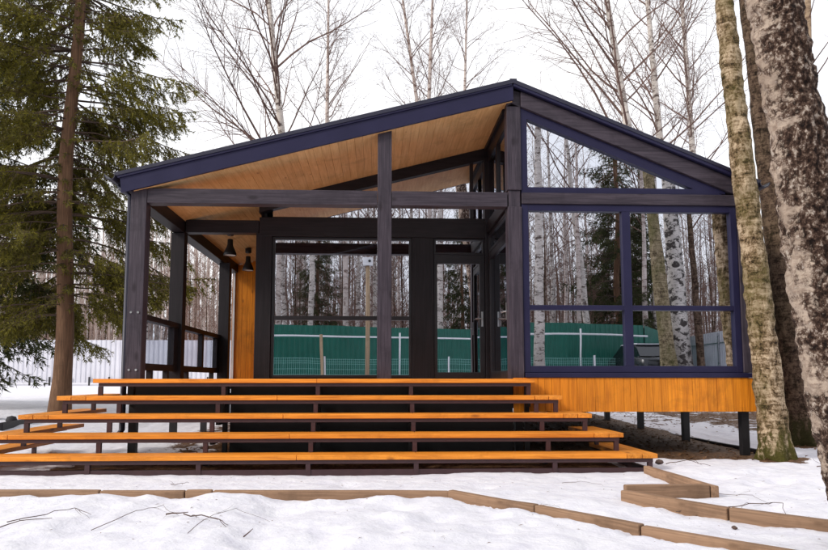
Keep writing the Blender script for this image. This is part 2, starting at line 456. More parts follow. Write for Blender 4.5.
# needles and bark crumbs fallen on the snow
lv, lf = [], []
for _ in range(900):
    x = rnd.uniform(-3.6, 5.5); y = rnd.uniform(3.6, 9.3)
    if -5 < x < 3.3 and y > 8.0: continue
    if noise.noise(Vector((x*.9, y*.9, 21))) < -.05: continue
    z = ground_h(x, y)+.004; a = rnd.uniform(0, 6.28); l = rnd.choice((.006, .008, .012, .02)); w = rnd.uniform(.0015, .004)
    ca, sa = math.cos(a), math.sin(a); o = len(lv)
    lv += [(x-l*ca, y-l*sa, z), (x+w*sa, y-w*ca, z+.004), (x+l*ca, y+l*sa, z+.003), (x-w*sa, y+w*ca, z+.005)]
    lf.append((o, o+1, o+2, o+3))
mb = MB(); mb.v = lv; mb.f = lf
co_ = bpy.data.objects.new('bark_crumbs', mb.mesh('bark_crumbs', M['leaf'], rec=False)); COL.objects.link(co_); co_['kind'] = 'stuff'
tag(co_, 'fallen needles and bark crumbs strewn over the snow before the steps', 'litter')

# ------------------------------------------------------------------ cabin
YF, Y2, Y3, Y4, YB = 9.56, 11.5, 14.5, 16.0, 17.6
DZ = 1.148
cab = thing('cabin', (1., 13.5, .1), 'modern timber cabin with glazed gable front and open porch beside birches', 'cabin')
def topL(x): return 5.447 - .2598*(1.946-x)
def topR(x): return 5.447 - .405*(x-1.946)
def ceil_z(x): return topL(x)-.30 if x < 1.946 else topR(x)-.33
RX = 1.946
# roof: metal sheet, ceiling boards
mb = MB()
mb.prism([(-3.62, topL(-3.62)-.05), (RX, topL(RX)-.06), (RX, topL(RX)), (-3.66, topL(-3.66))], 9.455, 17.9)
mb.prism([(RX, topR(RX)-.06), (5.50, topR(5.5)-.05), (5.53, topR(5.53)), (RX, topR(RX)+.0)], 9.455, 17.9)
roof = part('roof', mb, M['bluedk'], cab)
mb = MB()
mb.beam((RX, 9.457, 5.437), (RX, 17.88, 5.437), .10, .03)
part('ridge_cap', mb, M['bluedk'], roof)
for s in (0, 1):                                  # ceiling boards running into the depth
    mb = MB(); x = -3.40
    if s == 0:
        while x < RX-.01:
            x2 = min(x+.118, RX-.002)
            mb.prism([(x, ceil_z(x)), (x2-.0025, ceil_z(x2-.0025)), (x2-.0025, ceil_z(x2)+.03), (x, ceil_z(x)+.03)], 9.53, 17.5); x += .118
    else:
        x = RX+.002
        while x < 5.3:
            x2 = min(x+.118, 5.32)
            mb.prism([(x, topR(x)-.30), (x2-.005, topR(x2)-.30), (x2-.005, topR(x2)-.27), (x, topR(x)-.27)], 9.80, 17.5); x += .118
    part('ceiling', mb, M['ceil'], roof)
mb = MB()
mb.prism([(-3.55, topL(-3.55)-.30), (RX-.0, topL(RX)-.30), (RX, topL(RX)-.055), (-3.58, topL(-3.58)-.055)], 9.485, 9.525)
part('fascia', mb, M['blue'], roof)
mb = MB()
mb.prism([(-3.60, topL(-3.6)-.085), (RX-.02, topL(RX)-.09), (RX-.02, topL(RX)-.004), (-3.64, topL(-3.64)-.004)], 9.465, 9.484)
part('roof_edge', mb, M['blue'], roof)
mb = MB()
mb.prism([(RX+.002, topR(RX)-.10), (5.48, topR(5.48)-.10), (5.51, topR(5.51)-.004), (RX+.002, topR(RX)-.004)], 9.465, 9.52)
part('roof_edge', mb, M['blue'], roof)
# filler between ceiling and roof sheet (insulation), eave boards
mb = MB()
mb.prism([(-3.46, ceil_z(-3.46)+.034), (RX-.004, ceil_z(RX-.004)+.034), (RX-.004, topL(RX)-.064), (-3.46, topL(-3.46)-.064)], 9.53, 17.55)
mb.prism([(RX+.004, topR(RX)-.266), (5.33, topR(5.33)-.266), (5.33, topR(5.33)-.064), (RX+.004, topR(RX)-.064)], 9.80, 17.55)
part('roof_core', mb, M['dark_y'], roof)
# gutters
def gutter(x, z, sgn):
    mb = MB(); prof = [(x+.075*math.cos(a), z+.075*math.sin(a)) for a in [math.pi+i*math.pi/8 for i in range(9)]]
    prof2 = [(x+.066*math.cos(a), z+.004+.066*math.sin(a)) for a in [2*math.pi-i*math.pi/8 for i in range(9)]]
    mb.prism(prof+prof2, 9.445, 17.9)
    return part('gutter', mb, M['bluedk'], roof)
g = gutter(-3.70, topL(-3.66)-.03, -1); gutter(5.575, topR(5.53)-.03, 1)
mb = MB(); mb.tube([(-3.66, 9.70, 3.88), (-3.60, 9.70, 3.80), (-3.495, 9.70, 3.72), (-3.495, 9.70, .45), (-3.56, 9.64, .34)], [.04]*5, 10)
part('downpipe', mb, M['bluedk'], cab, True)

def tz(name, x0, x1, y0, y1, z0, z1, mat='timber_z', bv=.006): return part(name, MB().box(x0, x1, y0, y1, z0, z1), M[mat], cab, bevel=bv)
# front posts and beams
pl = tz('post', -3.44, -3.225, YF, YF+.2, DZ, 3.806)
for zz in (1.27, 2.06):
    for xx in (-3.38, -3.285):
        b = MB(); b.tube([(xx, YF-.012, zz), (xx, YF+.01, zz)], [.016, .016], 8); part('bolt', b, M['chrome'], pl)
mp = MB(); mp.prism([(0., DZ), (.2, DZ), (.2, ceil_z(.2)-.002), (0., ceil_z(0.)-.002)], YF+.004, YF+.2)
part('post', mp, M['timber_z'], cab, bevel=.006)
mp = MB(); mp.box(1.86, 2.06, YF-.004, YF+.2, DZ, 3.60); mp.box(1.86, 2.06, YF-.004, YF+.2, 3.845, 5.08)
mp.box(1.875, 2.045, YF+.02, YF+.18, 3.60, 3.845)
part('post', mp, M['timber_z'], cab, bevel=.006)
tz('beam', -3.222, -.003, YF+.008, YF+.19, 3.60, 3.81, 'timber_x'); tz('beam', .203, 1.857, YF+.008, YF+.19, 3.60, 3.81, 'timber_x')
tz('beam', 2.063, 5.20, YF-.01, YF+.14, 3.645, 3.805, 'timber_x')
tz('corner_post', 5.205, 5.40, YF, YF+.2, 1.235, 3.98)
# right rafter
mp = MB(); mp.prism([(2.064, topR(2.064)-.33), (5.28, topR(5.28)-.33), (5.46, topR(5.46)-.26), (5.46, topR(5.46)-.104), (2.064, topR(2.064)-.104)], YF-.03, YF+.15)
part('rafter', mp, M['timber_x'], cab, bevel=.005)
mp = MB(); mp.prism([(1.86, 5.083), (1.942, 5.13), (2.06, 5.075), (2.06, topR(2.06)-.104), (1.946, 5.335), (1.86, topL(1.86)-.11)], YF+.01, YF+.15)
part('ridge_block', mp, M['timber_x'], cab)
# front windows
def rect_window(x0, x1, z0, z1, y, fw, d, vx=(), hz=(), fmat='blue', gmat='glass', bar=.06, name='window'):
    """frame in the facade plane; panes cut by vertical bars vx and horizontal bars hz"""
    mb = MB()
    mb.box(x0, x0+fw, y, y+d, z0, z1); mb.box(x1-fw, x1, y, y+d, z0, z1)
    mb.box(x0+fw, x1-fw, y, y+d, z0, z0+fw); mb.box(x0+fw, x1-fw, y, y+d, z1-fw, z1)
    fr = part(name, mb, M[fmat], cab, bevel=.006)
    xs = [x0+fw] + [c for v in vx for c in (v-bar, v+bar)] + [x1-fw]
    zs = [z0+fw] + [c for v in hz for c in (v-.035, v+.035)] + [z1-fw]
    for v in vx:
        part('mullion', MB().box(v-bar, v+bar, y+.003, y+d-.003, z0+fw, z1-fw), M[fmat], fr, bevel=.005)
    for v in hz:
        m2 = MB()
        for i in range(0, len(xs), 2): m2.box(xs[i], xs[i+1], y+.004, y+d-.004, v-.035, v+.035)
        part('transom', m2, M[fmat], fr, bevel=.004)
    for i in range(0, len(xs), 2):
        for j in range(0, len(zs), 2):
            part('pane', MB().box(xs[i]-.005, xs[i+1]+.005, y+d*.5, y+d*.5+.012, zs[j]-.005, zs[j+1]+.005), M[gmat], fr)
    return fr
rect_window(2.064, 5.203, 1.235, 3.643, YF+.015, .095, .11, vx=(3.575,), hz=(2.155,))
# gable triangle
ft = lambda x: topR(x)-.335
a0, a1 = 2.064, 5.06
zb = 3.808
mb = MB()
fw = .09
xi0, xi1 = a0+fw, 4.60
zt = lambda x: ft(x)-.125
mb.prism([(a0, zb), (xi0, zb), (xi0, ft(xi0)), (a0, ft(a0))], YF+.015, YF+.12)
mb.prism([(xi0, zb), (5.02, zb), (4.80, zb+.085), (xi0, zb+.085)], YF+.015, YF+.12)
mb.prism([(xi0, zt(xi0)), (4.58, zb+.085), (5.05, zb+.01), (5.05, ft(5.05)), (xi0, ft(xi0))], YF+.017, YF+.118)
fr = part('gable_window', mb, M['blue'], cab)
xe = 2.064+(zt(2.064)-(zb+.085))/.405
mb = MB(); mb.prism([(xi0-.01, zb+.08), (xe+.02, zb+.08), (xi0-.01, zt(xi0)+.015)], YF+.07, YF+.082)
part('pane', mb, M['glass'], fr)
# sill + skirt
part('sill', MB().box(2.07, 5.42, YF-.035, YF+.14, 1.165, 1.232), M['blue'], cab, bevel=.008)
mb = MB(); x = 1.9
while x < 5.40:
    w = rnd.choice((.095, .12, .12, .135)); x2 = min(x+w, 5.41)
    mb.box(x, x2-.004, YF-.012-rnd.uniform(0, .003), YF+.015, .69, 1.163); x = x2
part('skirting', mb, M['orange_z'], cab)
mb = MB(); y = YF+.02
while y < YB:
    mb.box(5.385, 5.41, y, y+.116, .69, 1.163); y += .12
part('skirting', mb, M['orange_z'], cab)
# floor slabs
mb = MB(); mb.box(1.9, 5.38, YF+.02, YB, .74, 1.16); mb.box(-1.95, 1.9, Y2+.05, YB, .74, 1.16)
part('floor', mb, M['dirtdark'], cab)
mb = MB(); mb.box(1.95, 5.35, YF+.15, YB-.1, 1.161, 1.175); mb.box(-1.9, 1.95, Y2+.2, YB-.1, 1.161, 1.175)
part('interior_floor', mb, M['floor'], cab)
# porch floor boards (along x) and joists
mb = MB(); y = YF+.02
while y < Y4:
    xr = 1.895 if y < Y2+.05 else -1.96
    mb.box(-3.45, xr, y, y+.13, 1.105, DZ); y += .136
part('porch_floor', mb, M['orange_x'], cab)
mb = MB()
for x in (-3.4, -2.0, -.7, .6, 1.85):
    mb.box(x, x+.08, YF+.03, Y4 if x < -1.9 else Y2, .92, 1.10)
for y in (YF+.03, Y2-.02): mb.box(-3.42, 1.9, y, y+.06, .80, .918)
part('joist', mb, M['black'], cab)
# piles
for x in (5.25, 2.0, -.7, -3.35):
    for y in (9.72, 11.6, 13.6, 15.6, 17.4):
        if x == 5.25 or y > 9.8 or x < 5:
            top = .739 if (x > 1.5 or (x > -1.5 and y > 11.55)) else (.795 if y < 11.7 else .915)
            part('pile', MB().box(x-.052, x+.052, y-.052, y+.052, -.15, top), M['black'], cab)
# cross beam plane 2, posts, glazing
tz('post', -2.04, -1.775, Y2, Y2+.2, DZ, 3.593, 'dark_z'); tz('post', .585, .958, Y2, Y2+.2, DZ, 3.539, 'dark_z')
tz('post', -3.455, -3.23, Y2, Y2+.2, DZ, 3.59, 'dark_z'); tz('post', -3.33, -3.11, Y3, Y3+.2, DZ, 3.59, 'dark_z')
tz('beam', -3.22, -2.0, Y2+.005, Y2+.19, 3.598, 3.815, 'dark_x'); tz('beam', -1.99, 1.88, Y2-.01, Y2+.19, 3.542, 3.866, 'dark_x')
mb = MB(); mb.prism([(-2.0, ceil_z(-2.)-.17), (RX-.06, ceil_z(RX)-.19), (RX-.06, ceil_z(RX-.06)-.003), (-2.0, ceil_z(-2.0)-.003)], Y2, Y2+.18)
part('rafter', mb, M['dark_x'], cab)
tz('post', 1.83, 1.95, Y2-.05, Y2+.12, DZ, 4.93, 'dark_z')
win = rect_window(-1.772, .582, DZ+.02, 3.540, Y2+.03, .045, .09, hz=(2.165,), fmat='frame_in')
# transom over the door, door
rect_window(.961, 1.828, 3.26, 3.54, Y2+.03, .035, .09, fmat='frame_in')
mb = MB(); d0, d1 = .962, 1.826
mb.box(d0, d0+.055, Y2+.02, Y2+.10, DZ+.01, 3.255); mb.box(d1-.085, d1, Y2+.02, Y2+.10, DZ+.01, 3.255)
mb.box(d0+.055, d1-.085, Y2+.02, Y2+.10, DZ+.01, DZ+.11); mb.box(d0+.055, d1-.085, Y2+.02, Y2+.10, 3.10, 3.255)
door = part('door', mb, M['frame_in'], cab, bevel=.004)
part('pane', MB().box(d0+.05, d1-.08, Y2+.055, Y2+.067, DZ+.105, 3.105), M['glass'], door)
mb = MB(); mb.box(d1-.065, d1-.035, Y2+.008, Y2+.019, 2.03, 2.28)
mb.tube([(d1-.05, Y2+.019, 2.16), (d1-.05, Y2-.035, 2.16), (d1-.17, Y2-.04, 2.16)], [.011]*3, 8)
part('handle', mb, M['chrome'], door)
# clerestory over the cross beam
ct = lambda x: ceil_z(x)-.175
mb = MB(); mb.box(-1.77, 1.83, Y2+.05, Y2+.10, 3.868, 3.89)
for x in (1.62,): mb.prism([(x-.03, 3.90), (x+.03, 3.90), (x+.03, ct(x+.03)), (x-.03, ct(x-.03))], Y2+.05, Y2+.10)
fr = part('clerestory_window', mb, M['frame_in'], cab)
xs = [(-1.775, 1.59), (1.65, 1.828)]
mb = MB()
for x0, x1 in xs: mb = MB(); mb.prism([(x0, 3.89), (x1, 3.89), (x1, ct(x1)+.01), (x0, max(3.895, ct(x0)+.01))], Y2+.07, Y2+.082); part('pane', mb, M['glass'], fr)
# side wall of the front room facing the porch (x = 1.95)
def side_frame(x, y0, y1, z0, z1, fw, name, gmat='glass', fmat='frame_in', t=.07):
    mb = MB(); mb.box(x-t/2, x+t/2, y0, y0+fw, z0, z1); mb.box(x-t/2, x+t/2, y1-fw, y1, z0, z1)
    mb.box(x-t/2, x+t/2, y0+fw, y1-fw, z0, z0+fw); mb.box(x-t/2, x+t/2, y0+fw, y1-fw, z1-fw, z1)
    fr = part(name, mb, M[fmat], cab, bevel=.004)
    part('pane', MB().box(x-.006, x+.006, y0+fw-.005, y1-fw+.005, z0+fw-.005, z1-fw+.005), M[gmat], fr)
    return fr
sd = side_frame(1.92, YF+.21, Y2-.06, DZ+.01, 3.26, .11, 'side_door')
mb = MB(); mb.box(1.865, 1.884, YF+.26, YF+.29, 2.0, 2.25); mb.tube([(1.868, YF+.275, 2.12), (1.83, YF+.275, 2.12), (1.825, YF+.39, 2.12)], [.011]*3, 8)
part('handle', mb, M['chrome'], sd)
side_frame(1.92, YF+.21, Y2-.06, 3.27, 3.60, .05, 'side_transom')
tz('beam', 1.85, 1.99, YF+.205, Y2-.06, 3.61, 3.80, 'dark_y')
mb = MB(); mb.box(1.88, 1.96, YF+.21, Y2-.06, 4.86, 5.05); mb.box(1.88, 1.96, 10.55, 10.62, 3.805, 4.86)
fr = part('side_clerestory', mb, M['frame_in'], cab)
part('pane', MB().box(1.914, 1.926, YF+.2, 10.55, 3.80, 4.87), M['glass'], fr); part('pane', MB().box(1.914, 1.926, 10.62, Y2-.05, 3.80, 4.87), M['glass'], fr)
mb = MB(); mb.beam((RX-.04, YF+.21, 5.09), (RX-.04, YB, 5.09), .14, .07); part('ridge_beam', mb, M['dark_y'], cab)
# corridor walls, back and right walls
mb = MB(); x = -3.36
while x < -1.98:
    mb.box(x, min(x+.112, -1.97), Y4-rnd.uniform(0, .003), Y4+.03, DZ, ceil_z(x)-.005); x += .116
part('wood_wall', mb, M['orange_z'], cab)
mb = MB(); y = Y2+.21
while y < Y4:
    mb.box(-1.995, -1.965, y, min(y+.116, Y4-.01), DZ, ceil_z(-1.98)-.01); y += .12
part('wood_wall', mb, M['dark_z'], cab)
part('trim', MB().box(-3.335, -3.29, Y4-.06, Y4-.01, DZ, 3.6), M['white'], cab)
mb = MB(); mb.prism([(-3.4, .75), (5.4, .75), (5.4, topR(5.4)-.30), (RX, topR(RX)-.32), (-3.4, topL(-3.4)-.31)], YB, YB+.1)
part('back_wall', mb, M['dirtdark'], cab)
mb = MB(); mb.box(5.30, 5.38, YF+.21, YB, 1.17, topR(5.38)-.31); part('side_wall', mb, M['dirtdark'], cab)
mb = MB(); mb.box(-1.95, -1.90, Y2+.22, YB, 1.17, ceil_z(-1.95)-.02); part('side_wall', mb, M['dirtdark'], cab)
# left side: eave beam, handrail, glass balustrade
tz('beam', -3.44, -3.24, YF+.205, Y2+.2, 3.60, 3.80, 'dark_y'); tz('beam', -3.44, -3.24, Y2+.204, Y4+.1, 3.60, 3.80, 'dark_y')
def balustrade(y0, y1, mids):
    mb = MB(); mb.box(-3.40, -3.26, y0, y1, 1.98, 2.06)
    rl = part('handrail', mb, M['dark_y'], cab, bevel=.004)
    mb = MB(); mb.box(-3.375, -3.285, y0, y1, 1.27, 1.37)
    ys = [y0]
    for m_ in mids: mb.box(-3.375, -3.285, m_-.06, m_+.06, 1.37, 1.98); ys += [m_-.06, m_+.06]
    mb.box(-3.375, -3.285, y1-.22, y1, 1.37, 1.98); ys.append(y1-.22)
    mb.box(-3.37, -3.29, y0+.45, y0+.53, DZ, 1.27); mb.box(-3.37, -3.29, y1-.5, y1-.42, DZ, 1.27)
    fr = part('balustrade', mb, M['dark_y'], cab, bevel=.004)
    for i in range(0, len(ys), 2): part('pane', MB().box(-3.335, -3.325, ys[i]-.004, ys[i+1]+.004, 1.365, 1.985), M['clear'], fr)
balustrade(YF+.205, Y2-.004, ()); balustrade(Y2+.204, Y3-.004, (13.15,))

# pendant lamps
for i, (x, y, lab) in enumerate(((-2.75, 12.8, 'nearer of the two black bell shaped lamps hanging under porch ceiling'),
                                 (-2.75, 14.6, 'farther of the two black bell shaped lamps, hanging before orange wood wall'))):
    zc = ceil_z(x)
    t = thing('pendant_lamp', (x, y, zc), lab, 'lamp', 'black pendant lamps under the porch ceiling')
    mb = MB(); mb.lathe([(.0, -.001), (.065, -.001), (.065, -.10), (.055, -.11), (0, -.11)], (x, y, zc), 16); part('canopy', mb, M['black'], t, True)
    mb = MB(); mb.tube([(x, y, zc-.11), (x, y, zc-.19)], [.006]*2, 6); part('cord', mb, M['chrome'], t)
    mb = MB(); mb.lathe([(0, -.18), (.045, -.18), (.05, -.19), (.052, -.28), (.062, -.32), (.09, -.38), (.115, -.44), (.118, -.485), (.11, -.485), (.105, -.44), (.08, -.38), (.05, -.33), (0, -.32)], (x, y, zc), 24)
    sh = part('lamp_shade', mb, M['black'], t, True)
    mb = MB(); mb.lathe([(.106, -.478), (.10, -.47), (.0, -.47)], (x, y, zc), 20); part('diffuser', mb, M['lampin'], sh)

# ------------------------------------------------------------------ steps
st = thing('wooden_steps', (-.8, 8.6, .1), 'wide orange wooden steps with dark red steel frame leading to the porch', 'steps')
NT = 5; TR = .30; RS = .219; TW = .36; BT = .056
for k in range(NT):
    yf = 9.26-TR*k; zt_ = 1.15-RS*k; xl = -3.74-.318*k; xr = 2.137+.292*k
    zb_ = zt_-BT
    front = [(yf, yf+.177), (yf+.183, yf+TW)]
    if k == 0: front = [(yf, yf+.145), (yf+.151, yf+.30)]
    for (y0, y1) in front:
        xa, xb = xl+TW+.004, xr-TW-.004
        cut = [xa, -1.40+.12*k, xb] if y0 == yf else [xa, .47, xb]
        if k == 0: cut = [xl, -.8, xr]
        for c0, c1 in zip(cut, cut[1:]):
            part('tread_board', MB().box(c0+.002, c1-.002, y0, y1, zb_, zt_-rnd.uniform(0, .003)), M['orange_x'], st, bevel=.006)
    if k > 0:
        for (x0, x1) in ((xr-.177, xr), (xr-TW, xr-.183)):
            part('tread_board', MB().box(x0, x1, yf+.001, 9.535, zb_, zt_-rnd.uniform(0, .003)), M['orange_y'], st, bevel=.006)
        for (x0, x1) in ((xl, xl+.177), (xl+.183, xl+TW)):
            part('tread_board', MB().box(x0, x1, yf+.001, 10.5, zb_, zt_-rnd.uniform(0, .003)), M['orange_y'], st, bevel=.006)
    # frame under the boards
    fh = .045
    mb = MB()
    mb.box(xl+.07, xr-.05, yf+.025, yf+.075, zb_-fh, zb_-.001)
    if k > 0:
        mb.box(xr-.10, xr-.05, yf+.076, 9.53, zb_-fh, zb_-.001); mb.box(xl+.07, xl+.12, yf+.076, 10.48, zb_-fh, zb_-.001)
        mb.box(xl+.12, xr-.10, yf+.29, yf+.335, zb_-fh, zb_-.001)
    part('step_frame', mb, M['maroon'], st)
    zlow = (1.15-RS*(k+1)+.001) if k < NT-1 else -.02
    for x in (-3.67-.318*k+.02, -3.29, -2.04, -.79, .46, 2.09, xr-.08):
        if k == 0 and x == -3.29: continue
        if k == 0 and x == 2.09: continue
        if k and abs(x-2.09) < .001 and xr < 2.3: continue
        mb = MB(); mb.box(x-.027, x+.027, yf+.03, yf+.074, zlow, zb_-fh-.001)
        part('support', mb, M['maroon'], st)
        # stringer reaching back to the cabin
    if k > 0:
        for y in [yf+.9+j*1.25 for j in range(4)]:
            if y < 10.4: part('support', MB().box(xl+.07, xl+.12, y, y+.05, zlow if k < 4 else 0., zb_-fh-.001), M['maroon'], st)
        y = yf+.8
        while y < 9.45:
            part('support', MB().box(xr-.10, xr-.05, y, y+.05, zlow if k < 4 else 0., zb_-fh-.001), M['maroon'], st); y += .75
# inclined stringers and ground beams
for x in (-2.04, -.79, .46, 2.06):
    mb = MB()
    for k in range(1, NT):
        mb.box(x-.022, x+.022, 9.26-TR*k+.34, 9.50, 1.15-RS*k-BT-.10, 1.15-RS*k-BT-.05)
    mb.box(x-.03, x+.03, 9.42, 9.48, 0, 1.05)
    part('stringer', mb, M['black'], st)
part('ground_beam', MB().box(-4.9, 3.24, 8.10, 8.15, .02, .105), M['maroon'], st)
part('ground_beam', MB().box(3.19, 3.24, 8.155, 9.5, .02, .105), M['maroon'], st)
part('back_board', MB().box(-3.28, -2.01, 9.562, 9.585, .60, 1.10), M['black'], st)  # black sheets added for the shade behind the steps, not real boards
part('back_board', MB().box(-2.0, 1.89, 9.562, 9.585, .0, 1.10), M['black'], st)

# ------------------------------------------------------------------ edging timbers in the snow
def timber(a, b, h, w, lab, mat='curb', top=None, name='edging_timber', z0=-.12):
    a = Vector((*a, 0)); b = Vector((*b, 0)); d = (b-a); L = d.length; ang = math.atan2(d.y, d.x)
    mb = MB(); n = max(2, int(L/.12)); hs = []
    for i in range(n+1):
        u = L*i/n
        wz = noise.noise(Vector((a.x+u*1.3, a.y, 2)))*.008
        for (yy, zz) in ((-w/2, z0), (w/2, z0), (w/2, h+wz), (-w/2, h+wz)): mb.v.append((u, yy, zz))
    for i in range(n):
        o = i*4
        for j in range(4): mb.f.append((o+j, o+(j+1) % 4, o+4+(j+1) % 4, o+4+j))
    mb.f += [(3, 2, 1, 0), (n*4, n*4+1, n*4+2, n*4+3)]
    me = mb.mesh(name, M[mat]); o = bpy.data.objects.new(name, me); COL.objects.link(o)
    o.location = (a.x, a.y, 0); o.rotation_euler = (0, 0, ang)
    bv = o.modifiers.new('bevel', 'BEVEL'); bv.width = .012; bv.segments = 3; bv.limit_method = 'ANGLE'
    return tag(o, lab, 'edging', 'timber edging pieces in the snow')
ED = 'timber edging pieces in the snow'
timber((-4.6, 6.66), (-2.53, 6.535), .135, .07, 'long brown edging timber in the snow at the left end of the row')
timber((-2.52, 6.535), (-1.75, 6.495), .130, .07, 'short brown edging timber with a dark split joint, second from left end')
timber((-1.74, 6.495), (-1.50, 6.485), .135, .07, 'shortest piece of brown edging, between two longer timbers of the straight row')
timber((-1.49, 6.485), (.66, 6.40), .130, .07, 'brown edging timber half buried in snow, ending at the bend in the row')
timber((.675, 6.395), (1.30, 5.65), .135, .075, 'first slanting edging timber right of the bend, snow bank against it')
timber((1.305, 5.64), (1.85, 4.83), .135, .075, 'middle slanting edging timber, its face free of snow')
timber((1.855, 4.82), (2.75, 3.80), .135, .075, 'nearest slanting edging timber, running out at the bottom of the picture')
timber((3.12, 7.95), (3.17, 6.42), .15, .075, 'edging timber running from the steps corner toward the wedge shaped corner')
timber((2.30, 6.40), (3.12, 6.46), .165, .07, 'short thick edging timber closing the wedge shaped corner at the back')
timber((2.24, 6.28), (2.78, 5.42), .14, .075, 'slanting edging timber forming the near side of the wedge shaped corner')
timber((2.785, 5.41), (3.42, 4.72), .14, .075, 'edging timber running out of the picture at the right in front of big birch')
timber((5.55, 9.75), (5.45, 17.6), .13, .05, 'thin dark edging board on the ground along the cabin piles', 'dark_y', z0=-.1)
timber((-6.1, 11.55), (-6.45, 14.6), .44, .06, 'dark edging board with snow beside the steps, left of them', 'dark_y', z0=.1)

# ------------------------------------------------------------------ trees
def walk(p, d, L, n, rng, wob, up):
    pts = [Vector(p)]; d = Vector(d).normalized()
    for i in range(n):
        d = (d + Vector((rng.gauss(0, wob), rng.gauss(0, wob), rng.gauss(0, wob)+up))).normalized()
        pts.append(pts[-1]+d*(L/n))
    return pts
def birch_mesh(seed, H, r0, lean, b0, nb, mtrunk, mtwig, sides=10, sub=5, twigs=3, tw=.004, blen=.30, name='birch', spread=1., bend=.25, tops=True, az=None, bthick=1.):
    rng = random.Random(seed)
    n = 26; pts = []; rs = []
    ph = rng.uniform(0, 6)
    for i in range(n+1):
        t = i/n; z = H*t
        pts.append(Vector((lean[0]*z + bend*math.sin(t*3.3+ph)*t*.5-bend*math.sin(ph)*0, lean[1]*z + bend*math.cos(t*2.7+ph)*t*.5, z)))
        flare = 1+.35*math.exp(-z/.35)
        rs.append(max(.006, r0*(1-t)**.85*flare*(1+rng.gauss(0, .02))))
    pts[0].z = -.25
    mb = MB(); mb.tube(pts, rs, sides, False)
    tm = mb.mesh('trunk', mtrunk, smooth=True)
    def at(z):
        f = max(0, min(.9999, z/H))*n; i = int(f); return pts[i].lerp(pts[i+1], f-i), rs[i]+(rs[i+1]-rs[i])*(f-i)
    mb = MB()
    for k in range(nb):
        t = (k+rng.random())/nb; z = b0+(H*.97-b0)*t
        p, r = at(z)
        a = rng.uniform(0, 2*math.pi) if az is None else rng.choice(az)+rng.gauss(0, .5)
        el = R(rng.uniform(28, 55)+18*t)
        L = H*blen*(1-.72*t)*rng.uniform(.55, 1.1)*spread
        d = Vector((math.cos(a)*math.cos(el), math.sin(a)*math.cos(el), math.sin(el)))
        rb = min(r*.36, .005+L*.0068)*bthick
        bp = walk(p, d, L, 6, rng, .09, .03)
        mb.tube(bp, [rb*(1-.8*i/6) for i in range(7)], 4, False)
        ns = int(sub*(.5+L/(H*blen)))
        for s in range(ns):
            u = rng.uniform(.22, 1.); f = u*6; i = min(5, int(f)); q = bp[i].lerp(bp[i+1], f-i)
            dd = (bp[i+1]-bp[i]).normalized(); sdv = dd.cross(Vector((rng.gauss(0, 1), rng.gauss(0, 1), rng.gauss(0, 1)))).normalized()
            d2 = dd*.75+sdv*.7+Vector((0, 0, .12)); L2 = L*rng.uniform(.2, .48)*(1.15-u*.5)
            sp = walk(q, d2, L2, 4, rng, .12, .02); r2 = max(tw, rb*.38*(1-.5*u))
            mb.tube(sp, [r2*(1-.7*j/4) for j in range(5)], 3, False)
            for w in range(twigs):
                u2 = rng.uniform(.2, 1.); f = u2*4; i = min(3, int(f)); q2 = sp[i].lerp(sp[i+1], f-i)
                dd = (sp[i+1]-sp[i]).normalized(); sdv = dd.cross(Vector((rng.gauss(0, 1), rng.gauss(0, 1), rng.gauss(0, 1)))).normalized()
                tp = walk(q2, dd*.8+sdv*.7-Vector((0, 0, .12)), L2*rng.uniform(.3, .6), 3, rng, .16, -.04)
                mb.tube(tp, [tw, tw*.8, tw*.6, tw*.4], 3, False)
    cm = mb.mesh('branches', mtwig, rec=False)
    return tm, cm
def put_tree(name, meshes, loc, label, cat='tree', rz=0., sc=1., group=None, crown='branches'):
    t = thing(name, loc, label, cat, group)
    t.rotation_euler = (0, 0, rz); t.scale = (sc, sc, sc)
    for nm, me in zip(('trunk', crown), meshes):
        if me is None: continue
        o = bpy.data.objects.new(nm, me); COL.objects.link(o); o.parent = t
    return t
def gz(x, y): return ground_base(x, y)

# birches standing against the sky behind the cabin
def sky_birch(seed, base, H, r, lean, b0, nb, lab, mt='birch', **kw):
    ms = birch_mesh(seed, H, r, lean, b0, int(nb*1.6), M[mt], M['twig'], sub=11, twigs=5, tw=.0042, **kw)
    return put_tree('birch_tree', ms, (base[0], base[1], gz(*base)-.02), lab, 'tree', group='bare birches behind the cabin roof')
sky_birch(11, (-2.30, 23), 21, .20, (-.105, 0), 6.5, 34, 'tallest leafless birch at left, rising behind the left roof slope', spread=1.05, bend=.15)
sky_birch(12, (-2.12, 28), 22, .15, (.002, 0), 9, 30, 'slim upright birch right of the tallest one behind left roof slope', mt='birch_far', spread=.62, bend=.1)
sky_birch(13, (3.25, 28), 23, .15, (-.13, 0), 11, 24, 'birch leaning left behind the cabin roof, left trunk of a close trio', mt='birch_far', spread=.5, bend=.1)
sky_birch(14, (1.55, 27), 23, .15, (.042, 0), 10, 26, 'middle birch of the close trio behind the roof, leaning slightly right', mt='birch_far', spread=.5, bend=.1)
sky_birch(15, (3.5, 30), 23, .14, (.03, 0), 9, 34, 'slender birch with fan of upswept twigs left of roof ridge', mt='birch_far', spread=.62, bend=.1)
sky_birch(16, (8.45, 19.5), 19, .19, (-.125, 0), 7., 26, 'white birch behind right roof slope with long branches reaching left', spread=1.0, bend=.12, az=(math.pi, 2.6, 3.6, .3))
sky_birch(17, (9.9, 22), 21, .18, (-.05, 0), 7, 34, 'straight white birch behind right slope, middle of three', spread=.8, bend=.1)
sky_birch(18, (12.25, 25), 22, .18, (-.03, 0), 8, 38, 'pale birch behind right slope closest to the thick front trunks', spread=.7, bend=.1)

